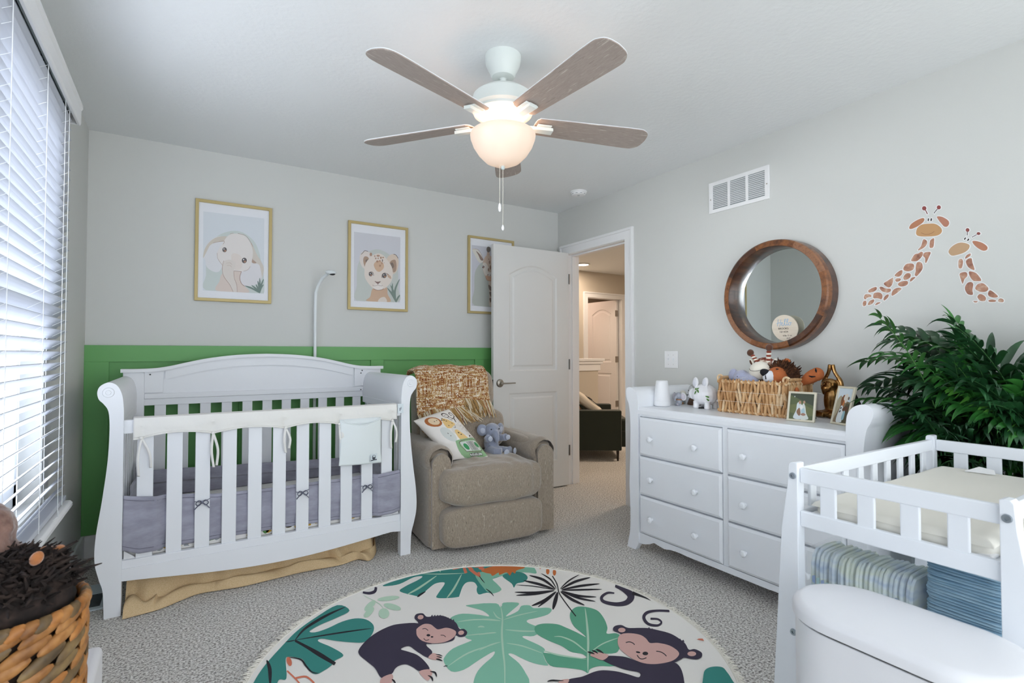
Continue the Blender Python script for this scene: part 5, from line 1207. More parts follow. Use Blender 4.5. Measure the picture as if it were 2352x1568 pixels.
# ---- photo frames
M_frm = mat('cream_metal_frame', '#d6cfbb', .35, .2)
def photo(label, c0, w, h, yaw, lean, art, strut=True):
    """c0 = bottom centre on the dresser; front faces -x rotated by yaw"""
    t = thing('photo_frame', label, 'photo frame', c0)
    xf = Matrix.Translation(c0) @ Matrix.Rotation(radians(yaw), 4, 'Z') @ Matrix.Rotation(radians(lean), 4, 'Y')
    fw = .0095
    o = obj('frame', B().prism([(-w / 2, 0), (w / 2, 0), (w / 2, h), (-w / 2, h)], 'x', -.006, .006, xf=xf, holes=[[(-w / 2 + fw, fw), (w / 2 - fw, fw), (w / 2 - fw, h - fw), (-w / 2 + fw, h - fw)]]), M_frm, t, smooth=False, bevel=.0012)
    nb = 22
    for z in (.001, h - .0035):
        b = B().box((-.0068, -w / 2 + .001, z), (-.0055, w / 2 - .001, z + .0025), xf=xf)
        for k in range(nb):
            u = -w / 2 + w * (k + .5) / nb; b.box((-.0078, u - w / nb * .3, z), (-.0060, u + w / nb * .3, z + .0025), xf=xf)
        obj('beading', b, M_frm, o, smooth=False)
    b = B(); cols = []
    for i, (c_, P) in enumerate(art):
        if c_ not in cols: cols.append(c_)
        b.flat([tuple(xf @ Vector((-.002 - i * .00006, (w / 2 - fw) - p[0] * (w - 2 * fw), fw + p[1] * (h - 2 * fw)))) for p in P], cols.index(c_))
    obj('photograph', b, [flatc(c_.strip('#'), c_, .25) for c_ in cols], t, smooth=False, recalc=False)
    b = B().box((.004, -w / 2 + .004, .004), (.007, w / 2 - .004, h - .004), xf=xf)
    if strut: b.prism([(.006, h * .72), (.075, 0.002), (.088, .006), (.010, h * .80)], 'y', -.022, .022, xf=Matrix.Translation(c0) @ Matrix.Rotation(radians(yaw), 4, 'Z') @ T((.020 + h * .76 * tan(radians(lean)), 0, 0)))
    obj('backing', b, mat('black_felt', '#101216', .9), t, smooth=False)
p1 = [('#5a6341', [(0, 0), (1, 0), (1, 1), (0, 1)]), ('#454b3c', [(0, 1), (1, 1), (1, .55), (.7, .66), (.35, .80), (0, .93)]), ('#6b7048', [(0, .55), (.5, .62), (1, .42), (1, .15), (0, .25)]), ('#dfe0dc', E_(.18, .88, .02, .025)),
      ('#cfd6d8', S((.18, .05), (.28, .35), (.30, .60), (.40, .68), (.50, .55), (.55, .20), (.50, .02))), ('#b08a72', E_(.42, .66, .055, .07)), ('#d2d6d0', S((.50, .02), (.52, .5), (.58, .64), (.66, .50), (.72, .25), (.82, .08), (.75, .02))), ('#8c6a52', S((.30, .30), (.42, .45), (.48, .20), (.40, .15))), ('#b5937c', E_(.60, .68, .045, .06)), ('#a9c4cb', S((.50, .35), (.60, .45), (.66, .28), (.55, .22))), ('#e6e6e2', E_(.50, .48, .06, .09)), ('#9a7460', S((.48, .20), (.60, .26), (.70, .20), (.60, .15)))]
p2 = [('#7c6a54', [(0, 0), (1, 0), (1, 1), (0, 1)]), ('#c5d0d8', [(0, 1), (1, 1), (1, .60), (.45, .66), (.25, .78), (0, .62)]), ('#a39a82', S((0, .62), (.25, .78), (.30, .50), (.05, .15), (0, .1))), ('#4d4636', [(.3, 0), (1, 0), (1, .55), (.72, .58)]),
      ('#7a4a2c', S((.28, .62), (.36, .78), (.50, .80), (.56, .66), (.46, .52), (.34, .50))), ('#cfc7bb', S((.45, .70), (.55, .84), (.72, .82), (.74, .66), (.62, .58))), ('#c2733e', S((.44, .52), (.52, .66), (.56, .60), (.50, .48))), ('#d3d8d8', S((.22, .02), (.26, .30), (.40, .50), (.56, .40), (.62, .08), (.58, .02))), ('#2f3136', [(.32, .28), (.42, .32), (.40, .37), (.30, .33)]), ('#2f3136', [(.35, .38), (.45, .42), (.43, .46), (.34, .43)]),
      ('#5c3d2c', S((.50, .40), (.66, .48), (.88, .46), (.84, .36), (.60, .33))), ('#8fb3bc', S((.56, .12), (.62, .34), (.74, .32), (.72, .10))), ('#6b5a4c', E_(.80, .72, .06, .05))]
photo('square cream photo frame with two people on grass, leaning right', (-.462, -2.461, DT), .121, .140, 9, 14, p1)
photo('tall narrow cream photo frame at the palm end of the dresser', (-.425, -2.612, DT), .092, .175, -20, 16, p2)
# ================================================================ palm
M_leaf = [mat('palm_leaf_dark', rough=.38, var=(['#0f2c18', '#1c4526', '#2a5a33'], 9, 2, (1, 1, 1)), spec=.5), mat('palm_leaf_mid', rough=.38, var=(['#1f4f22', '#2f6b2c', '#3f8038'], 9, 2, (1, 1, 1)), spec=.5), mat('palm_leaf_light', rough=.4, var=(['#3f7f2c', '#5a9c3e', '#6cab4c'], 9, 2, (1, 1, 1)), spec=.5)]
M_stem = mat('palm_stem', '#4a7a38', .5)
t = thing('potted_palm', 'tall bushy green palm in a dark square planter between dresser and changing table', 'potted plant', (-.26, -3.22, 0))
M_pot = mat('slate_planter', '#3b4549', .6)
b = B(); x0, x1, y0, y1 = -.46, -.04, -3.62, -2.885
b.prism([(x0, y0), (x1, y0), (x1, y1), (x0, y1)], 'z', .0, .66, holes=[[(x0 + .02, y0 + .02), (x1 - .02, y0 + .02), (x1 - .02, y1 - .02), (x0 + .02, y1 - .02)]])
obj('planter', b, M_pot, t, smooth=False, bevel=.006)
obj('soil', B().grid(lambda u, v: (x0 + .02 + (x1 - x0 - .04) * u, y0 + .02 + (y1 - y0 - .04) * v, .60 + .01 * noise.noise(Vector((u * 9, v * 9, 0)))), 30, 40), mat('soil', '#2b2119', .95), t)
def frond(base, d, L, up, droop, k, nl=13, w=.014, ll=.20, roll=None, fan=1.0, gg=None):
    roll = random.uniform(-.55, .55) if roll is None else roll
    """base point, horizontal direction d (radians), arc length L, initial elevation, droop angle total, material k"""
    N = 22; p = Vector(base); hd = Vector((cos(d), sin(d), 0)); pts = [p.copy()]; dirs = []; el = up
    for i in range(N):
        el = up - droop * (i / N) ** 1.5; dr = hd * cos(el) + Vector((0, 0, sin(el))); dirs.append(dr); p = p + dr * (L / N); pts.append(p.copy())
    dirs.append(dirs[-1]); b = B(); bs_ = B()
    bs_.tube(pts, [.004 - .003 * i / N for i in range(N + 1)], 6)
    side0 = hd.cross(Vector((0, 0, 1))).normalized()
    for j in range(nl):
        f = .30 + .68 * j / (nl - 1); i = int(f * N); q = pts[i] + (pts[min(N, i + 1)] - pts[i]) * (f * N - i); tg = dirs[min(i, N)]
        side = (Matrix.Rotation(roll, 3, tg) @ side0); nrm_ = side.cross(tg).normalized()
        if nrm_.z < 0 and abs(roll) < .5: nrm_ = -nrm_
        ln = ll * (1 - .55 * abs(f - .55) / .45) * random.uniform(.88, 1.1)
        for s_ in (-1, 1):
            spread = radians(62 - 34 * (f - .3) / .7) * fan + random.uniform(-.1, .1)
            dv = (tg * cos(spread) + side * s_ * sin(spread) + nrm_ * .22).normalized()
            wv = dv.cross(nrm_).normalized(); c_ = q.copy(); vs = []; M_ = 7; dd = dv.copy(); g = gg or random.uniform(.6, 1.3)
            for m_ in range(M_ + 1):
                u = m_ / M_; ww = w * (sin(pi * min(1, .12 + .88 * u) ** .75) if u < 1 else 0) * (1.0 if u else .4); fold = nrm_ * (ww * .35)
                vs += [c_ - wv * ww + fold, c_, c_ + wv * ww + fold]
                dd = (dd + Vector((0, 0, -g * (1.0 / M_) * (1 + 1.4 * u)))).normalized(); c_ = c_ + dd * (ln / M_)
            vs = [Vector((max(min(v_.x, -.004), -.50 if v_.z < .90 and v_.y < -2.90 else -9), v_.y, v_.z)) for v_ in vs]
            b.add(vs, [(3 * m_ + a, 3 * m_ + a + 1, 3 * m_ + a + 4, 3 * m_ + a + 3) for m_ in range(M_) for a in (0, 1)])
    o = obj('frond', b, M_leaf[k], t, recalc=False, angle=180); obj('stalk', bs_, M_stem if k else mat('palm_stem_dark', '#2f5a2c', .5), o)
random.seed(21)
def to(px, py, X_): q = at(px, py, 0, X_); return q
def aim(tip, base, up, droop, k, **kw):
    """frond from base so that its tip lands near a point in the room"""
    d = Vector(tip) - Vector(base); hor = sqrt(d.x ** 2 + d.y ** 2); best = None
    for iu in range(26):
        for q_ in (1, .85, .7, .55, .4):
            u_ = .25 + iu * .05; h = z = 0
            for i in range(40): e = u_ - droop * q_ * (i / 40) ** 1.5; h += cos(e) / 40; z += sin(e) / 40
            L = hor / max(h, .15); er = abs(d.z - L * z) + (1 - q_) * .05 + abs(hor - L * h) * 2
            if best is None or er < best[0]: best = (er, u_, droop * q_, L)
    _, up, droop, L = best
    frond(base, atan2(d.y, d.x), L, up, droop, k, **kw)
# hero fronds (tips given as points on vertical planes near the wall)
H = [((-.22, -2.62, 1.10), 1.9, 1), ((-.16, -2.62, .98), 2.0, 0), ((-.42, -2.88, .80), 1.7, 1), ((-.20, -2.70, 1.18), 1.9, 0), ((-.2, -2.95, 1.36), 1.2, 1), ((-.3, -3.12, 1.30), 1.3, 0), ((-.25, -3.3, 1.33), 1.3, 1), ((-.4, -3.02, 1.02), 1.9, 2),
     ((-.40, -2.86, .92), 1.9, 0), ((-.24, -2.76, 1.02), 1.9, 1), ((-.55, -3.15, .98), 2.0, 0), ((-.5, -3.3, 1.10), 1.8, 1), ((-.1, -3.5, 1.3), 1.4, 0), ((-.45, -3.5, 1.1), 1.8, 0), ((-.35, -3.0, 1.2), 1.6, 0), ((-.12, -2.85, 1.22), 1.5, 0)]
for tip, dr, k in H:
    aim(tip, (-.25 + random.uniform(-.07, .07), -3.18 + random.uniform(-.14, .14), .60), 1.2, dr, k, nl=15, ll=.19, w=.014, gg=.55)
for i in range(74):
    a = random.uniform(radians(60), radians(300)); r = random.uniform(.16, .50); tip = (-.28 + r * cos(a) * .62, -3.14 + r * sin(a) * 1.15, random.uniform(.70, 1.28))
    tip = (min(-.08, tip[0]), min(-2.70, tip[1]), tip[2])
    aim(tip, (-.27 + random.uniform(-.12, .06), -3.15 + random.uniform(-.18, .18), .60), 1.2, random.uniform(1.3, 2.1), random.choice([0, 0, 0, 1, 1]), nl=14, w=.0125, ll=random.uniform(.15, .21))

# ================================================================ changing table
M_tab = mat('changing_table_white', '#e4e8ee', .35)
t = thing('changing_table', 'white slatted changing table in the right foreground', 'changing table', (-1.0, -3.21, 0))
XN, XFr = -1.455, -.545; yl0, yr0 = -3.008, -3.425
lp = [(-2.985, .852), (-2.981, .80), (-2.963, .68), (-2.951, .49), (-2.934, .22), (-2.922, 0), (yl0, 0), (yl0, .856), (-3.0, .858), (-2.990, .857)]
rp = [(yl0 + yr0 - y, z) for y, z in lp]
for x0 in (XN, XFr - .022):
    for P in (lp, rp):
        lg = obj('leg', B().prism(P, 'x', x0 - .012, x0 + .022), M_tab, t, smooth=False, bevel=.003)
        if x0 == XN:
            yb = -2.996 if P is lp else yl0 + yr0 + 2.996
            for z, dy in ((.820, 0), (.395, .003 if P is lp else -.003)):
                obj('bolt', B().lathe([(0, .000), (.003, .0), (.0035, -.003), (.008, -.003), (.009, 0), (.009, .003)], 20, (x0 - .013, yb + dy, z), axis='x'), mat('zinc_bolt', '#9aa3ab', .35, .9), lg)
def rail(nm, a, c_): obj(nm, B().box(a, c_), M_tab, t, smooth=False, bevel=.003)
for x0 in (XN, XFr - .016):
    rail('end_rail', (x0, yr0, .802), (x0 + .016, yl0, .842)); rail('end_rail', (x0, yr0, .684), (x0 + .016, yl0, .726))
    for y in (-3.079, -3.169, -3.262, -3.352): rail('slat', (x0 + .003, y - .020, .72), (x0 + .013, y + .020, .805))
for y0_ in (-3.004, yr0 - .012):
    rail('side_rail', (XN + .022, y0_, .802), (XFr - .03, y0_ + .016, .842)); rail('side_rail', (XN + .022, y0_, .684), (XFr - .03, y0_ + .016, .726))
    for k in range(9): x = XN + .085 + k * .092; rail('slat', (x - .016, y0_ + .003, .72), (x + .016, y0_ + .013, .805))
obj('deck', B().box((XN + .01, yr0, .700), (XFr - .02, yl0, .712)), M_tab, t, smooth=False)
for z in (.345, .08):
    obj('shelf', B().box((XN + .01, yr0, z - .012), (XFr - .02, yl0, z)), M_tab, t, smooth=False, bevel=.002)
    rail('end_rail', (XN, yr0, z - .045), (XN + .016, yl0, z + .004)); rail('end_rail', (XFr - .016, yr0, z - .045), (XFr, yl0, z + .004))
# pad
t = thing('changing_pad', 'cream covered changing pad lying inside the changing table', 'changing pad', (-1.0, -3.21, .712))
b = B(); px0, px1, py0, py1 = -1.430, -.580, -3.405, -3.022
def pf(u, v):
    x = px0 + (px1 - px0) * u; y = py0 + (py1 - py0) * v; e = min(u * (px1 - px0), (1 - u) * (px1 - px0), v * (py1 - py0), (1 - v) * (py1 - py0)); z = .741 + .016 * min(1, e / .02) ** .5 + .003 * noise.noise(Vector((x * 7, y * 7, 1)))
    return (x, y, z)
b.grid(pf, 90, 50); b.ell(((px0 + px1) / 2, (py0 + py1) / 2, .729), ((px1 - px0) / 2, (py1 - py0) / 2, .0165), e=.14, nu=48, nv=10)
obj('pad_cover', b, mat('cream_sheet', '#dfdcd3', .8, bump=(25, .15, .004)), t)
obj('waterproof_base', B().box((px0 + .004, py0 + .004, .7125), (px1 - .004, py1 - .004, .724)), M_trim, t, smooth=False, bevel=.004)
obj('pad_tag', B().flat([(-.66, -3.12, .76), (-.655, -3.20, .762), (-.63, -3.19, .772), (-.625, -3.15, .776)]), M_trim, t, smooth=False, solid=.001)

# diaper packs on the shelf
M_dp = mat('diaper_white', rough=.45, var=(['#a9bfdc', '#dde8ee', '#e2ead8', '#c6d8ea'], 7, 2, (1, 1, 3)))
t = thing('diaper_pack', 'clear plastic pack of pale blue and green diapers on the table shelf', 'diapers', (-1.28, -3.09, .345))
b = B(); n = 22
for k in range(n):
    y = -2.972 - k * .0117
    b.ell((-1.25 + .003 * sin(k * 2.3), y, .470), (.085, .0066, .118 + .003 * sin(k * 1.7)), R3(0, 0, random.uniform(-2, 2)), e=.45, nu=14, nv=8)
dpo = obj('folded_diapers', b, M_dp, t)
b = B()
for k in range(n - 2):
    y = -2.98 - k * .0122; b.flat([(-1.3385, y + dy, .505 - .0026 * k + dz) for dy, dz in ((-.0045, -.012), (.0045, -.010), (.0045, .008), (-.0045, .012))], k % 2)
b.flat([(-1.3385, -3.21 + p[0] * .07, .46 + p[1] * .06) for p in S((-.35, .1), (-.2, .9), (.1, .8), (.3, 1.2), (.45, .9), (.4, .0), (.1, -.5))], 2)
obj('printed_band', b, [mat('diaper_blue', '#8fa9d6', .5), mat('diaper_teal', '#a9d0d0', .5), mat('diaper_steel', '#7d96ac', .5)], t, smooth=False, recalc=False)
wm = mat('clear_wrap', '#eef6fa', .08, alpha=.18, spec=.8, bump=(22, .8, .01))
obj('plastic_wrap', B().ell((-1.252, -3.098, .473), (.094, .148, .128), e=.22, nu=40, nv=16), wm, t, disp=(.03, .006))
t = thing('diaper_stack', 'blue stack of folded diapers beside the clear pack on the shelf', 'diapers', (-1.25, -3.33, .345))
b = B()
for k in range(44):
    z = .349 + k * .0070; b.ell((-1.26 + random.uniform(-.002, .002), -3.332 + random.uniform(-.0015, .0015), z), (.095, .083, .0042), R3(random.uniform(-1.5, 1.5), 0, 0), e=.3, nu=24, nv=4)
obj('folded_diapers', b, mat('blue_diaper', rough=.6, var=(['#86a9c0', '#a5c3d4', '#bcd3df'], 5, 3, (1, 2, 30))), t)

# ================================================================ diaper pail
M_pail = mat('pail_white', '#e2e3e8', .3)
t = thing('diaper_pail', 'white oval lidded bin in the right foreground corner', 'bin', (-1.637, -3.31, 0))
def stad(x0, x1, y0, y1, n=20):
    r = (x1 - x0) / 2; xc = (x0 + x1) / 2; rr = r
    return [(xc + r * cos(a), y1 - rr + rr * sin(a)) for a in [pi * k / n for k in range(n + 1)]] + [(xc + r * cos(a), y0 + rr + rr * sin(a)) for a in [pi + pi * k / n for k in range(n + 1)]]
S0 = stad(-1.757, -1.512, -3.525, -3.105)
obj('bin_body', B().prism(inset(S0, .006), 'z', .0, .566), M_pail, t, bevel=.004, angle=50)
obj('seal', B().prism(inset(S0, .010), 'z', .564, .572), M_black, t, smooth=False)
def lidf(S_, z0, z1, z2):
    b = B(); n = len(S_); L0 = S_; rings = [(L0, z0), (L0, z1), (inset(S_, .003), z1 + .005), (inset(S_, .010), z2 - .002), (inset(S_, .02), z2), (inset(S_, .06), z2 + .001)]
    vs = [(p[0], p[1], z) for R_, z in rings for p in R_]; fs = [(k * n + i, k * n + (i + 1) % n, (k + 1) * n + (i + 1) % n, (k + 1) * n + i) for k in range(len(rings) - 1) for i in range(n)]
    fs += [tuple(range(n - 1, -1, -1)), tuple((len(rings) - 1) * n + i for i in range(n))]; return b.add(vs, fs)
obj('lid', lidf(S0, .573, .590, .604), M_pail, t, angle=60)

# ================================================================ left foreground: white box, hamper, toys
t = thing('white_storage_box', 'low white fabric box on the carpet behind the tall wicker hamper', 'storage box', (-3.2, -2.0, 0))
obj('box_body', B().box((-3.345, -2.28, 0), (-3.078, -1.845, .302)), mat('white_canvas', '#e6e3e4', .85), t, bevel=.018, seg=4)
HX, HY, HZ = -3.165, -2.475, .68; HR = .118
t = thing('wicker_hamper', 'tall round orange-brown wicker hamper at the left foreground edge', 'basket', (HX, HY, 0))
random.seed(9); b = B(); rows = 25; z = .02
HM = [mat('hamper_a', rough=.5, var=(['#70451f', '#9c6a38', '#b98650'], 22, 3, (1, 1, 1))), mat('hamper_b', rough=.5, var=(['#4a3a26', '#6e5738', '#8b734c'], 22, 3, (1, 1, 1))), mat('hamper_c', rough=.5, var=(['#83501f', '#ab713a', '#c68e52'], 22, 3, (1, 1, 1)))]
for r in range(rows):
    zz = .015 + r * .0270; n = 14; rad = HR * (.90 + .10 * zz / HZ)
    for k in range(n):
        a = 2 * pi * (k + (.5 if r % 2 else 0)) / n + random.uniform(-.03, .03)
        b.ell((HX + rad * cos(a), HY + rad * sin(a), zz), (.040, .008, .0125), Matrix.Rotation(a + pi / 2, 3, 'Z') @ Matrix.Rotation(radians(-22 + random.uniform(-5, 5)), 3, 'Y'), m=random.choice([0, 0, 1, 2]), nu=10, nv=7)
for k in range(40):
    a = 2 * pi * k / 40; b.ell((HX + HR * cos(a), HY + HR * sin(a), HZ - .006), (.020, .011, .012), Matrix.Rotation(a + pi / 2, 3, 'Z') @ Matrix.Rotation(radians(-30), 3, 'Y'), m=k % 3, nu=8, nv=6)
obj('weave', b, HM, t)
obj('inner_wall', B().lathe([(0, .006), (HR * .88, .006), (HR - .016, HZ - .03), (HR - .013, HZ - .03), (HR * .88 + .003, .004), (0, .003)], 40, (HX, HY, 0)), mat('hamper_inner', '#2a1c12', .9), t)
t = thing('plush_bear', 'blurred rosy brown plush toy at the left edge above the hamper', 'stuffed toy', (-3.24, -2.40, HZ))
b = B().ell((-3.225, -2.42, .760), (.065, .06, .085)).ell((-3.215, -2.41, .815), (.055, .05, .055)).ell((-3.185, -2.42, .735), (.055, .05, .06))
obj('body', b, mat('rosy_brown_plush', rough=.95, var=(['#5c423a', '#7e6055', '#8f7064'], 30, 3, (1, 1, 1)), sheen=.5, bump=(90, .5, .005)), t, remesh=.005, disp=(.02, .008))
t = thing('plush_lion', 'blurred dark-maned orange lion toy on top of the tall hamper', 'stuffed toy', (-3.18, -2.45, HZ))
b = B().ell((-3.165, -2.475, .690), (.105, .10, .080)); random.seed(3)
for k in range(1300):
    a = random.uniform(0, 2 * pi); rr = random.uniform(.02, .110); p = Vector((-3.168 + rr * cos(a), -2.475 + rr * .93 * sin(a), .690 + .085 * sqrt(max(0, 1 - (rr / .113) ** 2)) + random.uniform(-.01, .006)))
    q = Vector((cos(a) * random.uniform(-.4, .6), sin(a) * random.uniform(-.4, .6), random.uniform(-.05, .35))) * .030
    sd = Vector((random.uniform(-1, 1), random.uniform(-1, 1), random.uniform(-.6, .5))) * .018
    b.tube([p, p + q + sd * .4, p + q * 1.5 + sd], [.004, .003, .001], 4, cap=False)
obj('mane', b, mat('dark_mane', rough=.9, var=(['#0f0b0a', '#231a17', '#3a2d27'], 40, 2, (1, 1, 1))), t, kind='stuff')
q = at(112, 1266, 1, -2.44); b = B().ell(q, (.016, .012, .010), R3(0, 25, 0)).ell(q + Vector((.016, 0, .002)), (.010, .010, .008)); obj('ear', b, mat('orange_plush', '#a8693a', .9, sheen=.5, bump=(90, .8, .006)), t)
obj('ear', B().ell(at(84, 1282, 1, -2.53), (.010, .009, .013), R3(0, 25, 0)), MATS['orange_plush'], t)

# ================================================================ hallway sofa
t = thing('hallway_armchair', 'dark green armchair with pillows seen through the doorway', 'armchair', (.9, .6, 0), radians(-34), local=True)
M_sofa = mat('dark_green_fabric', '#232a20', .85, sheen=.3)
# local: x along arm face (towards seat front), y away from the camera
ax, ay = (Matrix.Rotation(radians(34), 2) @ Vector((.125 - .9, .84 - .6)))
obj('arm', B().box((-.62, -.12, .115), (.318, .02, .545)), M_sofa, t, bevel=.012)
obj('seat', B().box((-.5, .02, .13), (.40, .62, .30)), M_sofa, t, bevel=.02)
obj('seat_cushion', B().box((-.45, .02, .30), (.42, .60, .44)), M_sofa, t, bevel=.03, seg=3)
obj('backrest', B().box((-.62, .0, .3), (-.36, .66, .74)), M_sofa, t, bevel=.03, seg=3)
obj('arm', B().box((-.62, .60, .115), (.318, .72, .545)), M_sofa, t, bevel=.012)
for x, y in ((.28, -.08), (-.56, -.08), (.28, .66), (-.56, .66)): obj('leg', B().lathe([(.010, 0), (.017, .13)], 12, (x, y, 0)), mat('dark_leg', '#2a211a', .5), t)
SM = Matrix.Translation((.9, .6, 0)) @ Matrix.Rotation(radians(-34), 4, 'Z')
t = thing('tan_pillow', 'tan pillow leaning on the dark green hallway armchair', 'pillow', (.6, .7, .45))
obj('cushion', B().ell((-.20, .16, .615), (.045, .19, .19), R3(0, -38, 0), e=.6, xf=SM), mat('peach_fabric', '#c3a07f', .9), t)
t = thing('patterned_pillow', 'cream and black patterned pillow on the hallway armchair', 'pillow', (.7, .6, .45))
pb = B().ell((-.02, .16, .60), (.055, .20, .20), R3(0, -52, 0), e=.6, nu=28, nv=14, xf=SM)
po = obj('cushion', pb, mat('cream_fabric', '#ddd2c2', .9), t)
b = B(); Rr = SM @ T((-.02, .16, .60)) @ R3(0, -52, 0).to_4x4()
b.tube([Rr @ Vector((.053, -.06 + .11 * cos(a), -.02 + .10 * sin(a))) for a in [radians(20 * k) for k in range(16)]], .008, 6, flat=.5); b.tube([Rr @ Vector((.056, -.10, .04)), Rr @ Vector((.058, .02, -.02))], .008, 6)
obj('stitched_pattern', b, M_black, po)
# ================================================================ round rug with printed jungle design
RC = Vector((-1.89, -2.09)); RR = .868; zr = .011
t = thing('round_rug', 'round cream rug printed with monkeys and green tropical leaves', 'rug', (RC.x, RC.y, 0))
cream = '#efebe5'; teal = '#388880'; mint = '#86c0a6'; grn = '#5fa587'; dark = '#393346'; pink = '#d6aca4'; coral = '#d9795c'; org = '#cc7138'; pale = '#bcd8c0'; blk = '#211f26'; lv = '#b3d3bb'
sh = []
def Aa(p): return (540 + p[0] / 3.92, 1270 + p[1] / 3.92)
def Bb(p): return (1100 + p[0] / 3.7935, 1270 + p[1] / 3.7935)
def add(c, P, fr): sh.append((c, [fr(p) for p in P]))
def k4(P): return spline(P, 4)
# top teal monstera and flowers
add(teal, k4([(1330, 290), (1400, 262), (1500, 232), (1650, 190), (1850, 150), (2050, 118), (2352, 100), (2450, 105), (2400, 200), (2290, 250), (2330, 340), (2285, 352), (2200, 362), (2180, 300), (2150, 262), (2090, 262), (2050, 300), (2020, 380), (2005, 395), (1900, 405), (1815, 400), (1830, 360), (1885, 280), (1870, 262), (1800, 275), (1740, 320), (1660, 390), (1640, 388), (1485, 345), (1530, 300), (1640, 245), (1685, 215), (1670, 207), (1600, 220), (1480, 278), (1360, 297)]), Aa)
for q, w in (([(1550, 372), (1660, 310), (1815, 203)], 18), ([(1905, 405), (1970, 320), (2040, 190)], 18), ([(1650, 185), (1850, 188), (2080, 180)], 8), ([(1840, 150), (1850, 172)], 10)): add(lv, stroke(q, w, True), Aa)
add(blk, stroke([(1640, 395), (1665, 375), (1715, 345)], 18, True), Aa)
add(mint, k4([(0, 170), (100, 150), (180, 130), (300, 140), (400, 108), (470, 115), (502, 175), (430, 170), (330, 170), (200, 200), (120, 225), (160, 270), (195, 322), (100, 352), (30, 290), (-30, 200)]), Bb)
add(teal, k4([(0, 280), (60, 330), (110, 345), (60, 345), (0, 360), (-20, 320)]), Bb)
add(teal, k4([(205, 200), (270, 170), (340, 162), (400, 180), (425, 215), (395, 250), (330, 265), (305, 300), (285, 265)]), Bb)
add(org, k4([(20, 150), (120, 115), (250, 102), (390, 100), (395, 130), (330, 150), (315, 178), (290, 165), (270, 195), (240, 168), (180, 190), (170, 170), (120, 198), (100, 180), (60, 172)]), Bb)
for q in ([(2060, 125), (2068, 150), (2080, 180)], [(2110, 140), (2160, 180), (2205, 205)], [(1955, 138), (2000, 130), (2040, 118)], [(2150, 115), (2200, 118), (2240, 112)], [(2100, 120), (2110, 130), (2140, 155)]): add(coral, stroke(q, 26), Aa)
add(coral, stroke([(0, 128), (20, 134), (45, 140)], 22), Bb); add(coral, stroke([(0, 165), (0, 185), (8, 205)], 20), Bb)
add(blk, stroke([(0, 195), (25, 230), (52, 262)], 8, True), Bb); add(blk, stroke([(60, 310), (100, 340), (130, 375)], 10, True), Bb)
for x, y in ((600, 158), (658, 168)): add(org, circ(x, y, 15, 28), Bb)
add(org, stroke([(530, 135), (545, 125), (560, 122)], 12), Bb); add(org, stroke([(735, 150), (780, 155), (820, 170)], 10, True), Bb)
# mint monstera in the middle
add(mint, [Aa(p) for p in []] or [((p[0]), (p[1])) for p in spline([Bb(q) for q in [(185, 470), (150, 438), (0, 440)]] + [Aa(q) for q in [(2250, 452), (2080, 470), (2130, 490), (2230, 520), (2290, 570), (2200, 556), (2050, 545), (1960, 570), (1940, 600), (2000, 655), (2050, 700), (2080, 765), (2130, 782), (2100, 800), (1960, 860), (1890, 930), (1880, 980), (1945, 1065), (2060, 1050), (2200, 960), (2330, 885), (2320, 930), (2230, 1010), (2170, 1090), (2150, 1200), (2250, 1300)]] + [Bb(q) for q in [(200, 1290), (380, 1260), (440, 1130), (410, 1050), (350, 960), (265, 890), (265, 875), (300, 880), (380, 920), (480, 960), (600, 980), (580, 940), (560, 880), (575, 840), (520, 800), (390, 740), (395, 722), (480, 722), (560, 660), (480, 630), (420, 602), (430, 580), (500, 565), (600, 535), (635, 492), (590, 475), (480, 480), (440, 455), (370, 460), (340, 505), (250, 548), (240, 543), (300, 490), (350, 445), (320, 430), (215, 432), (200, 460)]], 3)], lambda p: p)
for q, w in (([(188, 455), (205, 560), (200, 700), (210, 850), (225, 1000), (225, 1250)], 18), ([(215, 580), (350, 540), (510, 505)], 10), ([(230, 668), (380, 680), (510, 680)], 14), ([(240, 785), (380, 810), (560, 875)], 12), ([(0, 850), (100, 800), (190, 775)], 12), ([(0, 578), (90, 580), (190, 590)], 16), ([(-10, 645), (20, 640), (50, 645)], 14), ([(0, 712), (70, 700), (150, 690)], 12), ([(125, 510), (155, 555), (200, 578)], 12)): add(lv, stroke(q, w, True), Bb)
add(lv, stroke([(1915, 1020), (2100, 900), (2352, 815)], 14, True), Aa); add(lv, stroke([(2000, 620), (2150, 600), (2352, 600)], 12, True), Aa); add(lv, stroke([(2060, 745), (2200, 730), (2352, 720)], 10, True), Aa)
# green leaf
add(grn, k4([(930, 732), (900, 700), (830, 640), (795, 570), (800, 510), (850, 470), (930, 470), (1030, 500), (1090, 570), (1120, 650), (1115, 702), (1200, 700), (1260, 750), (1230, 820), (1190, 870), (1050, 880), (1000, 885), (1100, 900), (1250, 900), (1330, 935), (1180, 985), (1050, 985), (970, 1010), (950, 1048), (900, 1020), (760, 1000), (620, 980), (560, 880), (580, 870), (700, 890), (760, 905), (930, 915), (900, 880), (800, 860), (720, 810), (600, 760), (500, 700), (490, 640), (560, 615), (680, 620), (760, 650), (850, 690)]), Bb)
for q, w in (([(925, 480), (940, 600), (952, 760), (950, 900), (950, 1045)], 20), ([(655, 728), (720, 730), (820, 770), (900, 830), (940, 862)], 13), ([(975, 862), (1080, 790), (1220, 737)], 11), ([(560, 850), (700, 890), (935, 925)], 14)): add(lv, stroke(q, w, True), Bb)
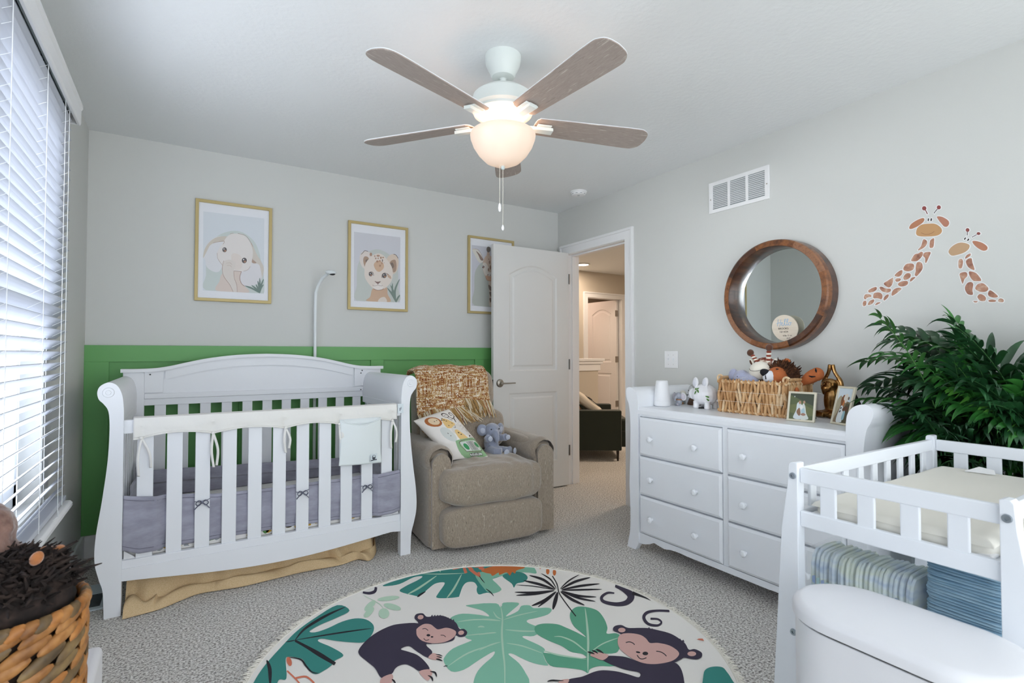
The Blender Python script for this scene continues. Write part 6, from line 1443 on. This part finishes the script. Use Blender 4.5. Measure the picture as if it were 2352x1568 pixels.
# black palm
C_ = (690, 325)
for tp, w, k in (((543, 178), 12, .1), ((440, 195), 22, .08), ((390, 240), 22, .02), ((325, 277), 8, .02), ((313, 341), 20, -.03), ((326, 369), 20, -.02), ((460, 460), 26, -.06), ((515, 470), 18, -.02), ((645, 493), 34, 0), ((875, 188), 12, -.05), ((970, 213), 22, -.05), ((1050, 268), 20, -.02), ((1070, 316), 16, 0), ((1022, 383), 20, .05), ((1015, 422), 18, .04), ((920, 455), 24, .04)):
    d_ = (tp[0] - C_[0], tp[1] - C_[1]); s_ = (C_[0] + d_[0] * .09, C_[1] + d_[1] * .09); add(blk, stroke([s_, ((s_[0] + tp[0]) / 2 - d_[1] * k, (s_[1] + tp[1]) / 2 + d_[0] * k), tp], w, True), Bb)
add(blk, stroke([(640, 200), (680, 270), (700, 350), (760, 440), (845, 552)], 9), Bb)
# tails
add(dark, stroke([(1180, 350), (1120, 348), (1070, 385), (1090, 425), (1200, 447), (1290, 430), (1325, 375), (1270, 320), (1190, 285)], [12, 20, 26, 28, 34, 46, 62, 50, 26]), Bb)
add(blk, stroke([(1340, 348), (1420, 375), (1498, 414)], [34, 20, 2]), Bb)
add(dark, stroke([(1662, 506), (1550, 503), (1465, 520), (1437, 565), (1475, 618), (1555, 632), (1590, 605), (1560, 577), (1495, 573)], [20, 20, 26, 28, 24, 20, 16, 16, 18]), Bb)
add(dark, stroke([(1150, 355), (1210, 362), (1258, 345), (1268, 308)], [18, 24, 26, 22]), Aa)
# teal leaf left
add(teal, k4([(165, 1170), (270, 1010), (440, 820), (560, 700), (720, 585), (920, 470), (1030, 520), (900, 590), (760, 650), (670, 705), (720, 715), (830, 680), (960, 620), (1080, 590), (1180, 600), (1245, 650), (1240, 720), (1170, 800), (1050, 805), (900, 790), (780, 772), (750, 797), (870, 850), (975, 920), (900, 970), (860, 1020), (800, 1060), (740, 1090), (690, 1080), (640, 1020), (610, 960), (540, 940), (480, 935), (455, 960), (462, 1130), (400, 1140), (370, 1190), (300, 1300), (120, 1300)]), Aa)
for q, w in (([(540, 785), (620, 690), (740, 610), (860, 545), (990, 488)], 24), ([(540, 785), (800, 742), (1040, 705), (1228, 680)], 14), ([(540, 790), (650, 850), (760, 915), (900, 1000)], [20, 28, 40, 30]), ([(455, 802), (500, 795), (545, 785)], 10), ([(285, 965), (312, 1050), (315, 1200)], 34), ([(485, 940), (590, 960), (640, 1020), (690, 1072), (750, 1085)], 16)): add(blk, stroke(q, w, not isinstance(w, list)), Aa)
add(coral, circ(487, 978, 22, 42, 18, -.3), Aa); add(coral, stroke([(468, 1062), (535, 1125), (580, 1175)], 14), Aa); add(coral, stroke([(545, 1128), (640, 1115), (712, 1172)], 16), Aa)
for x, y, rx, ry, r in ((1380, 410, 100, 20, -.12), (1415, 485, 80, 26, .25), (1340, 545, 48, 46, 0), (1205, 535, 60, 26, -.8), (1215, 475, 65, 26, -.75)): add(pale, circ(x, y, rx, ry, 20, r), Aa)
add(pale, stroke([(1150, 380), (1300, 460), (1340, 520)], 6, True), Aa)
# monkey A
add(dark, k4([(1650, 635), (1480, 640), (1380, 665), (1270, 720), (1180, 790), (1115, 870), (1120, 920), (1190, 980), (1260, 1040), (1320, 1128), (1410, 1090), (1440, 1045), (1480, 1015), (1540, 1005), (1600, 1030), (1660, 1065), (1750, 1050), (1710, 980), (1640, 920), (1560, 890), (1492, 867), (1565, 840), (1640, 890), (1740, 945), (1775, 890), (1720, 830), (1760, 790), (1700, 700)]), Aa)
add(dark, k4([(1650, 635), (1615, 590), (1632, 552), (1690, 545), (1725, 575), (1790, 570), (1860, 565), (1930, 590), (1990, 630), (2020, 685), (2060, 685), (2090, 715), (2070, 750), (2020, 758), (1985, 745), (1960, 790), (1850, 815), (1750, 815), (1660, 780), (1630, 720)]), Aa)
for i in range(9): x = 1770 + i * 24; y = 572 + max(0, i - 3) * 8; add(dark, [(x - 12, y + 6), (x + 6, y - 16), (x + 14, y + 8)], Aa)
add(pink, k4([(1640, 680), (1700, 642), (1760, 645), (1800, 675), (1830, 690), (1900, 675), (1960, 690), (1990, 715), (1970, 760), (1900, 800), (1820, 815), (1750, 812), (1680, 790), (1640, 750), (1632, 710)]), Aa)
for x, y in ((1670, 580), (2035, 720)): add(pink, circ(x, y, 27, 20, 16, -.2), Aa)
for q in ([(1686, 687), (1712, 682), (1738, 700)], [(1850, 742), (1878, 744), (1896, 759)], [(1698, 770), (1716, 788), (1747, 782)]): add(blk, stroke(q, 6), Aa)
add(blk, circ(1740, 743, 17, 11), Aa); add(blk, circ(1773, 758, 12, 7), Aa); add(dark, stroke([(1690, 810), (1730, 815), (1770, 820)], 9, True), Aa)
add(pink, k4([(1740, 945), (1780, 905), (1830, 920), (1850, 945), (1800, 965)]), Aa); add(pink, k4([(1660, 1068), (1750, 1050), (1775, 1085), (1740, 1150), (1690, 1120)]), Aa); add(pink, k4([(1318, 1130), (1410, 1093), (1420, 1150), (1380, 1190), (1310, 1190)]), Aa)
for q, w in (([(1805, 915), (1840, 920), (1868, 932)], 9), ([(1812, 935), (1840, 940), (1862, 946)], 9), ([(1808, 958), (1835, 962), (1868, 975)], 14), ([(1755, 1070), (1800, 1080), (1815, 1118)], 16), ([(1735, 1105), (1770, 1125), (1780, 1158)], 16), ([(1410, 1140), (1430, 1155), (1445, 1180)], 16), ([(1875, 1025), (1895, 1020), (1915, 1020)], 7)): add(blk, stroke(q, w, True), Aa)
# monkey B
add(dark, k4([(1080, 935), (1120, 900), (1250, 905), (1340, 930), (1450, 965), (1600, 965), (1700, 955), (1760, 1010), (1790, 1130), (1800, 1300), (1700, 1400), (1000, 1380), (780, 1280), (700, 1160), (780, 1105), (900, 1080), (1000, 1040), (1080, 1025), (1200, 1035), (1300, 1060), (1392, 1086), (1397, 1045), (1280, 1020), (1180, 985)]), Bb)
add(dark, k4([(1240, 715), (1172, 680), (1180, 642), (1240, 630), (1300, 655), (1400, 655), (1480, 658), (1560, 675), (1640, 695), (1700, 720), (1760, 760), (1800, 795), (1830, 845), (1880, 840), (1940, 870), (1940, 910), (1900, 930), (1840, 925), (1790, 915), (1760, 930), (1700, 958), (1600, 970), (1450, 965), (1300, 900), (1225, 800)]), Bb)
for i in range(12): x = 1480 + i * 27; y = 660 + i * 10; add(dark, [(x - 14, y + 4), (x + 4, y - 12), (x + 16, y + 10)], Bb)
add(pink, k4([(1225, 720), (1300, 702), (1400, 715), (1455, 748), (1490, 787), (1560, 787), (1660, 810), (1735, 860), (1738, 900), (1680, 945), (1560, 970), (1440, 965), (1330, 920), (1240, 850), (1210, 790)]), Bb)
add(pink, circ(1245, 675, 32, 20), Bb); add(pink, circ(1855, 882, 38, 21), Bb)
for q in ([(1280, 785), (1310, 778), (1340, 788), (1357, 803)], [(1545, 860), (1580, 865), (1610, 880), (1635, 903)], [(1378, 893), (1398, 920), (1425, 928), (1460, 917)]): add(blk, stroke(q, 8), Bb)
add(blk, circ(1450, 880, 25, 16, 16), Bb); add(blk, circ(1387, 869, 20, 8, 16, .2), Bb)
add(pink, k4([(970, 895), (1000, 870), (1060, 872), (1130, 895), (1080, 938), (1010, 915)]), Bb); add(pink, k4([(700, 1120), (770, 1102), (785, 1120), (740, 1180), (690, 1180)]), Bb)
for q in ([(945, 865), (975, 872), (1010, 886)], [(985, 853), (1010, 862), (1038, 880)], [(1020, 843), (1050, 855), (1088, 880)], [(595, 1125), (640, 1115), (740, 1118)]): add(blk, stroke(q, 14, True), Bb)
add(teal, k4([(1955, 1080), (1975, 1020), (2040, 995), (2120, 1000), (2160, 1040), (2200, 1100), (2240, 1200), (2100, 1300), (1960, 1200)]), Bb)
add(coral, [(1900, 757), (1915, 750), (1950, 750), (1962, 768)], Bb)
b = B(); cols = [cream]; mats_ = [mat('rug_cream', cream, .85, bump=(300, .2, .002))]
cp = [(RC.x + RR * cos(2 * pi * k / 160), RC.y + RR * sin(2 * pi * k / 160)) for k in range(160)]
b.prism(cp, 'z', .001, zr, 0)
for i, (c_, P) in enumerate(sh):
    if c_ not in cols: cols.append(c_); mats_.append(mat('rug' + c_.strip('#'), c_, .85))
    Q = []
    for px, py in P:
        q = at(px, py, 2, zr); d = Vector((q.x, q.y)) - RC
        if d.length > RR - .012: d = d.normalized() * (RR - .012)
        Q.append((RC.x + d.x, RC.y + d.y, zr + .0002 + i * .00002))
    b.flat(Q, cols.index(c_))
# rest of the design towards the camera side
for cx_, cy_, r_, c_, an in ((-2.25, -2.62, .2, mint, 200), (-1.9, -2.72, .17, grn, 260), (-2.5, -2.3, .10, pale, 150)):
    for k in range(7):
        a = radians(an - 60 + 20 * k); P = stroke([(cx_, cy_), (cx_ + r_ * .6 * cos(a), cy_ + r_ * .6 * sin(a)), (cx_ + r_ * cos(a), cy_ + r_ * sin(a))], .05, True)
        b.flat([(p[0], p[1], zr + .004 + k * .0001) for p in P], cols.index(c_))
obj('rug_pile', b, mats_, t, smooth=False, recalc=False)
b = B(); random.seed(6)
for k in range(1500):
    a = 2 * pi * (k + random.random()) / 1500; L_ = random.uniform(.012, .030); a2 = a + random.uniform(-.025, .025)
    p = Vector((RC.x + (RR - .004) * cos(a), RC.y + (RR - .004) * sin(a), .010)); q = Vector((RC.x + (RR + L_) * cos(a2), RC.y + (RR + L_) * sin(a2), .005 + random.uniform(0, .010)))
    b.tube([p, (p + q) / 2 + Vector((0, 0, .003)), q], [.0028, .0025, .0015], 4, cap=False)
b.tube([(RC.x + (RR - .002) * cos(a), RC.y + (RR - .002) * sin(a), .010) for a in [2 * pi * k / 160 for k in range(160)]], .004, 6, closed=True)
obj('fringe', b, mat('fringe_cream', '#e4dfd4', .9), t, kind='stuff')
